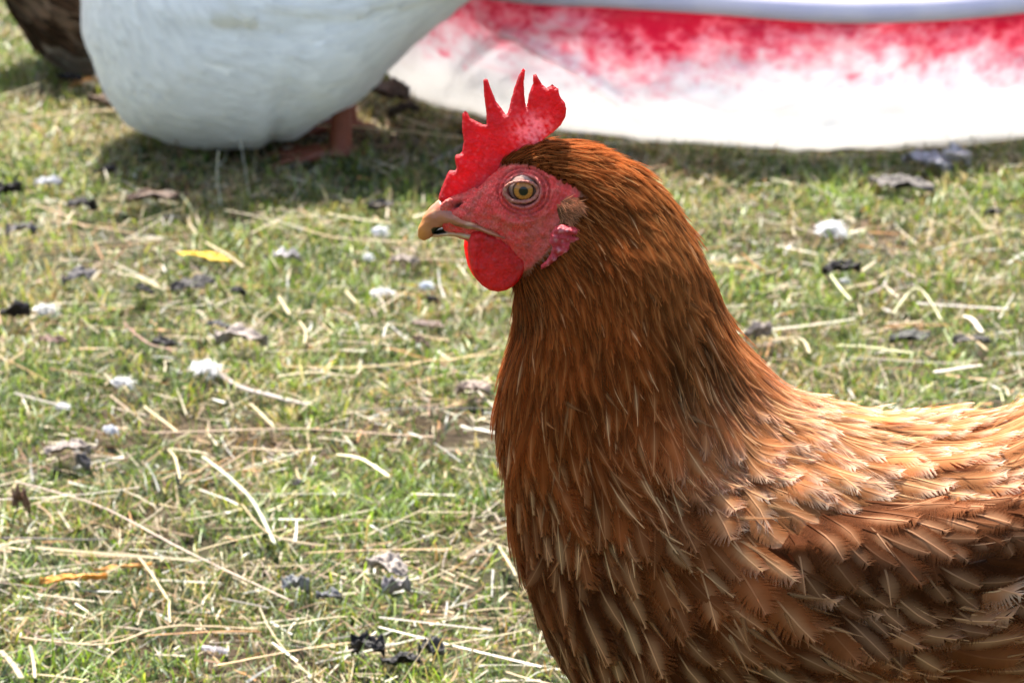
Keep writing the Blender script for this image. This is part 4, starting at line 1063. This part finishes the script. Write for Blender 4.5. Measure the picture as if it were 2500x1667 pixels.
o = leaf(300, 1374, 130, 22, (.58, .30, .08), "thin tan orange leaf blade right of the orange dry leaf", name="orange_leaf", asp=.10, yaw=.3)

def loose_feather(px, py, w, h, label, colr=(.80, .80, .80), ang=0., asp=.7, nb=26):
    """a small down feather: a short quill with a ragged fringe of soft barbs"""
    rs = np.random.RandomState(int(px * 3 + py)); s = scl(px, py); Lf = .85 * w / s; g0 = G(px, py + h * .4, .004); hh = .6 * h / s; colr = np.array(colr) * .8
    pt, q, sh, tp, bv = feather_template(18, 'body', rs)
    x = pt[:, 0] - .5; y = pt[:, 1] * asp
    z = hh * (.35 - 1.2 * x * x - .9 * pt[:, 1] ** 2) + .3 * hh * np.sin(x * 5 + rs.uniform(0, 6)) + pt[:, 2] * Lf * .3
    V1 = np.stack([Lf * x * .85, Lf * y * .85, z], -1); c1 = np.ones((len(V1), 3)) * (.8 + .2 * rs.uniform(size=(len(V1), 1)))
    n = 260
    t = rs.beta(1.3, 1.1, n) - .5
    base = np.stack([Lf * t * .8, rs.normal(0, .03, n) * Lf, hh * (.25 - .9 * t * t)], -1)
    az = rs.choice([-1, 1], n) * rs.uniform(.35, 1.7, n); el = rs.normal(.35, .45, n)
    d = np.stack([np.cos(az) * np.cos(el), np.sin(az) * np.cos(el), np.sin(el)], -1)
    sd = np.cross(d, (0, 0, 1.)) ; sd /= np.linalg.norm(sd, axis=1, keepdims=True) + 1e-9
    Lb = Lf * asp * rs.uniform(.2, .62, n)
    bend = np.stack([Lb * .3, rs.normal(0, .12, n) * Lb, -Lb * rs.uniform(.1, .7, n)], -1)
    V2, Q2 = strips(base, d, sd, bend, Lb, np.full(n, .0009), None, 3, rs, 1, .3)
    V = np.concatenate([V1, V2]); Q = np.concatenate([q, Q2 + len(V1)])
    C = np.concatenate([c1, np.repeat(rs.uniform(.75, 1.05, (n, 1)) * np.ones((1, 3)), 8, 0)]) * np.array(colr)
    R_ = np.array([[math.cos(ang), -math.sin(ang), 0], [math.sin(ang), math.cos(ang), 0], [0, 0, 1]])
    V = V @ R_.T; V[:, 2] = V[:, 2].clip(-.004, 1) + .011
    V = V + np.array([g0[0], g0[1], float(gz(g0[0], g0[1]))])
    o = mesh("loose_feather", V, Q, M_white, col=C.clip(0, 1), origin=(g0[0], g0[1], 0))
    tag(o, label, "feather")
FEATH = [
 (500, 920, 120, 66, "big white down feather lying on a brown stick in the left grass", (.80, .80, .80), -.75, .55),
 (106, 768, 66, 44, "round white down feather right of the black leaf at the left edge", (.74, .74, .72), .2, .8),
 (292, 955, 66, 28, "small white feather left of the big down feather", (.80, .80, .80), 0, .6),
 (922, 566, 52, 28, "small white feather left of the hen's beak tip", (.78, .80, .84), .1, .8),
 (927, 717, 74, 26, "oblong white feather left of the hen's wattle", (.80, .80, .80), .4, .5),
 (1036, 694, 36, 26, "tiny bluish white feather near the wattle", (.62, .68, .78), 0, .8),
 (2018, 566, 96, 58, "bright white feather lying right of the hen's nape", (.82, .84, .86), -.2, .75),
 (268, 1055, 58, 54, "bluish white feather at left, rightmost of a close pair", (.66, .70, .78), -.9, .5),
 (149, 1003, 40, 26, "tiny white feather at left, left of a close pair", (.74, .74, .78), 0, .7),
 (898, 634, 44, 30, "pale tuft of feather under the beak, above the oblong feather", (.72, .74, .74), -1.0, .5),
 (520, 1610, 110, 24, "long thin greyish white feather at the bottom edge", (.58, .54, .56), -.35, .2),
 (2060, 700, 30, 12, "speck of white down under the black leaf right of the nape", (.7, .7, .72), 0, .6),
]
for a in FEATH: loose_feather(*a)

CR, TN, OR_, PK, DB = (.38, .32, .19), (.31, .23, .12), (.36, .17, .05), (.38, .29, .23), (.04, .03, .022)
def straw(pts, w, colr, label, name="straw", z0=.013, cat="straw", up=None, split=False):
    s = scl(*pts[len(pts) // 2]); K = np.array([G(a, b, z0) for a, b in pts])
    if up is not None:
        K = np.array([P(a, b, G(pts[-1][0], pts[-1][1], .003)[1]) for a, b in pts])
    else: K[:, 2] += gz(K[:, 0], K[:, 1])
    n = 8 * (len(K) - 1) + 1
    t = np.linspace(0, len(K) - 1, n); C = catmull(K, t); rs = np.random.RandomState(int(pts[0][0] + pts[0][1]))
    C[:, 2] += .0003 * np.sin(t * 3 + rs.uniform(0, 6)); C[:, 1] += rs.normal(0, .0002, n)
    d = np.gradient(C, axis=0); d /= np.linalg.norm(d, axis=1, keepdims=True)
    sd = np.cross(d, (0, 0, 1.)); sd /= np.linalg.norm(sd, axis=1, keepdims=True) + 1e-9; nn = np.cross(sd, d)
    W = w / s * .5 * .85; wv = np.full(n, W); wv[0] *= .6; wv[-1] *= .4
    for k in range(1, n - 1): wv[k] *= 1 + .12 * math.sin(k * 1.7)
    prof = [(-1, -.1), (-.6, .38), (0, .55), (.6, .38), (1, -.1), (0, -.45)]; m = len(prof); V = []
    for a, b in prof: V.append(C + sd * (wv * a)[:, None] + nn * (wv * b * .8)[:, None])
    V = np.stack(V, 1).reshape(-1, 3); i = np.arange(n * m).reshape(n, m); j = np.roll(i, -1, 1)
    F = [tuple(q) for q in np.stack([i[:-1], j[:-1], j[1:], i[1:]], -1).reshape(-1, 4)] + [tuple(i[0][::-1]), tuple(i[-1])]
    cc_ = np.array(colr) * (1 + .18 * snoise(V, .02, 77, 3))[:, None] * np.ones((1, 3))
    org = (C[n // 2][0], C[n // 2][1], 0)
    return tag(mesh(name, V, F, M_straw, col=cc_.clip(0, 1), origin=org), label, cat)
STRAWS = [
 ([(36, 1178), (240, 1232), (446, 1321), (714, 1452)], 8, PK, "long pinkish straw stem running diagonally across the lower left grass"),
 ([(412, 1088), (515, 1107)], 11, CR, "short bright straw piece joining the top of the long bent straw"),
 ([(494, 1113), (571, 1184), (619, 1238), (672, 1330)], 14, (.36, .37, .25), "wide bent greenish white straw in the middle of the left grass"),
 ([(410, 1089), (428, 1120), (440, 1172)], 9, CR, "short curved straw hanging left of the wide bent straw"),
 ([(287, 676), (340, 679), (404, 713)], 12, CR, "arched cream straw between the grey leaf and the black arched leaf"),
 ([(0, 1589), (30, 1626), (54, 1664)], 22, CR, "broad cream straw in the bottom left corner"),
 ([(74, 1589), (82, 1630), (86, 1667)], 12, CR, "narrow upright straw second from the bottom left corner"),
 ([(48, 1565), (250, 1577), (416, 1544), (637, 1532)], 11, TN, "long tan straw lying level along the bottom left"),
 ([(320, 1560), (480, 1550), (640, 1541)], 8, OR_, "orange tan straw right along the long tan straw at bottom left"),
 ([(684, 1530), (770, 1516), (851, 1503)], 9, CR, "straight bright straw left of the black leaf trio"),
 ([(0, 1310), (130, 1313), (268, 1306)], 10, DB, "dark thin twig at the left edge under the pink straw's start"),
 ([(357, 1048), (700, 1047), (900, 1052), (1065, 1060)], 9, (.30, .20, .12), "very long brown stem lying level left of the hen's breast"),
 ([(560, 1088), (700, 1098), (790, 1090)], 10, TN, "tan straw just below the very long brown stem"),
 ([(872, 998), (1040, 1003), (1217, 1001)], 7, DB, "dark thin stem ending at the hen's breast"),
 ([(691, 910), (903, 888), (1220, 866)], 8, (.50, .38, .18), "long yellow brown stem reaching the hen's neck"),
 ([(675, 932), (770, 922), (872, 918)], 11, CR, "pale straw just under the long yellow brown stem"),
 ([(797, 517), (880, 524), (957, 538)], 11, CR, "bright cream straw up left of the beak"),
 ([(739, 554), (829, 575), (1052, 591)], 9, TN, "long tan straw pointing to the underside of the beak"),
 ([(595, 640), (548, 612), (500, 583)], 10, CR, "slanting pale straw above the long yellow leaf"),
 ([(0, 308), (150, 285), (298, 270)], 12, TN, "long tan straw at upper left ending at the goose's breast"),
 ([(207, 210), (240, 214), (271, 220)], 17, CR, "thick short bright straw at the goose's breast edge"),
 ([(611, 985), (640, 1010), (670, 1038)], 12, CR, "short bright straw right of the brown stick under the down feather"),
 ([(351, 987), (390, 1015), (436, 1048)], 10, CR, "slanting cream straw left of the brown stick"),
 ([(2279, 911), (2340, 903), (2399, 897)], 15, (.58, .50, .42), "pale flat straw above the hen's back at right"),
 ([(2351, 760), (2376, 768), (2399, 796)], 18, (.66, .56, .44), "thick curved pinkish straw near the right edge"),
 ([(2363, 808), (2385, 822), (2411, 840)], 12, TN, "short tan straw under the thick curved one at right"),
 ([(1880, 835), (1935, 822), (1962, 826), (1977, 855)], 11, CR, "hooked cream straw right of the hen's nape"),
 ([(2017, 651), (2048, 690), (2078, 724)], 8, (.56, .56, .34), "thin greenish straw crossing below the black leaf at right"),
 ([(2042, 840), (2140, 850), (2234, 864)], 9, (.46, .44, .24), "thin greenish straw lying level above the hen's back"),
 ([(2158, 784), (2242, 772), (2327, 784)], 8, OR_, "orange curved straw over the dark shade patch at right"),
 ([(821, 1101), (881, 1113), (952, 1158)], 13, (.64, .58, .36), "broad bent straw left of the hen's breast"),
 ([(339, 1351), (375, 1400), (410, 1458)], 9, CR, "thin cream straw crossing under the long pinkish stem"),
 ([(1217, 1324), (1240, 1352), (1261, 1381)], 11, CR, "short bright straw touching the hen's breast low down"),
 ([(303, 804), (340, 838), (372, 857), (436, 868)], 8, (.22, .12, .09), "curved reddish brown twig left above the big down feather"),
 ([(845, 698), (860, 720), (877, 740)], 12, CR, "short cream straw left of the oblong white feather"),
 ([(680, 724), (692, 742), (707, 761)], 12, CR, "short pinkish cream straw in mid grass above the pale crumpled leaf"),
 ([(744, 841), (746, 805), (730, 776)], 10, CR, "short curved straw right of the big pale crumpled leaf"),
 ([(416, 1530), (413, 1495), (413, 1458)], 9, CR, "short upright straw above the long tan straw at bottom left"),
 ([(2300, 770), (2240, 700), (2180, 745)], 6, (.50, .48, .30), "thin arched greenish straw in the right grass"),
 ([(690, 312), (900, 318), (1130, 334)], 10, (.62, .52, .26), "long yellowish straw passing behind the goose's leg"),
 ([(860, 1560), (720, 1600), (520, 1640)], 9, (.50, .36, .20), "long brown straw at the bottom left of the black trio"),
 ([(1290, 1520), (1180, 1556), (1050, 1592)], 9, CR, "cream straw right of the black trio at the bottom"),
 ([(60, 880), (20, 900), (0, 890)], 8, TN, "short tan straw at the left edge, middle height"),
 ([(590, 1240), (660, 1310), (800, 1330)], 7, TN, "thin tan straw crossing the end of the wide bent straw"),
]
for st in STRAWS: straw(*st)
straw([(500, 905), (585, 958), (665, 978), (760, 1002)], 24, (.26, .22, .19), "weathered grey brown stick under the big white down feather", name="stick", cat="stick", z0=.008)
straw([(540, 505), (530, 430), (533, 368)][::-1], 6, (.52, .50, .38), "thin dry grass stem standing in front of the goose's belly", name="dry_stem", cat="stem", up=1)
straw([(608, 480), (600, 420), (588, 352)][::-1], 5, (.50, .50, .40), "fainter dry stem standing right of the other before the goose", name="dry_stem", cat="stem", up=1)
def dew():
    rs = np.random.RandomState(909); n = 700
    x, y = scatter_xy(n, rs); n = len(x); z = gz(x, y) + rs.uniform(.006, .014, n); r = rs.uniform(.0006, .0013, n)
    ph = (1 + 5 ** .5) / 2
    import itertools
    o = bpy.data.meshes.new("tmp"); import bmesh; bm = bmesh.new(); bmesh.ops.create_icosphere(bm, subdivisions=2, radius=1); 
    bv_ = np.array([v.co[:] for v in bm.verts]); bf = np.array([[v.index for v in f.verts] for f in bm.faces]); bm.free(); bpy.data.meshes.remove(o)
    V = bv_[None] * r[:, None, None] + np.stack([x, y, z], -1)[:, None]
    F = (bf[None] + (np.arange(n) * len(bv_))[:, None, None]).reshape(-1, 3)
    m, nt, b, out = nodes("dew_water"); b.inputs["Base Color"].default_value = (1, 1, 1, 1); b.inputs["Roughness"].default_value = .02; b.inputs["Transmission Weight"].default_value = 1; b.inputs["IOR"].default_value = 1.33
    tag(mesh("dew_drops", V.reshape(-1, 3), F, m), "tiny glinting dew drops on the grass blades", "dew", kind="stuff")
dew()
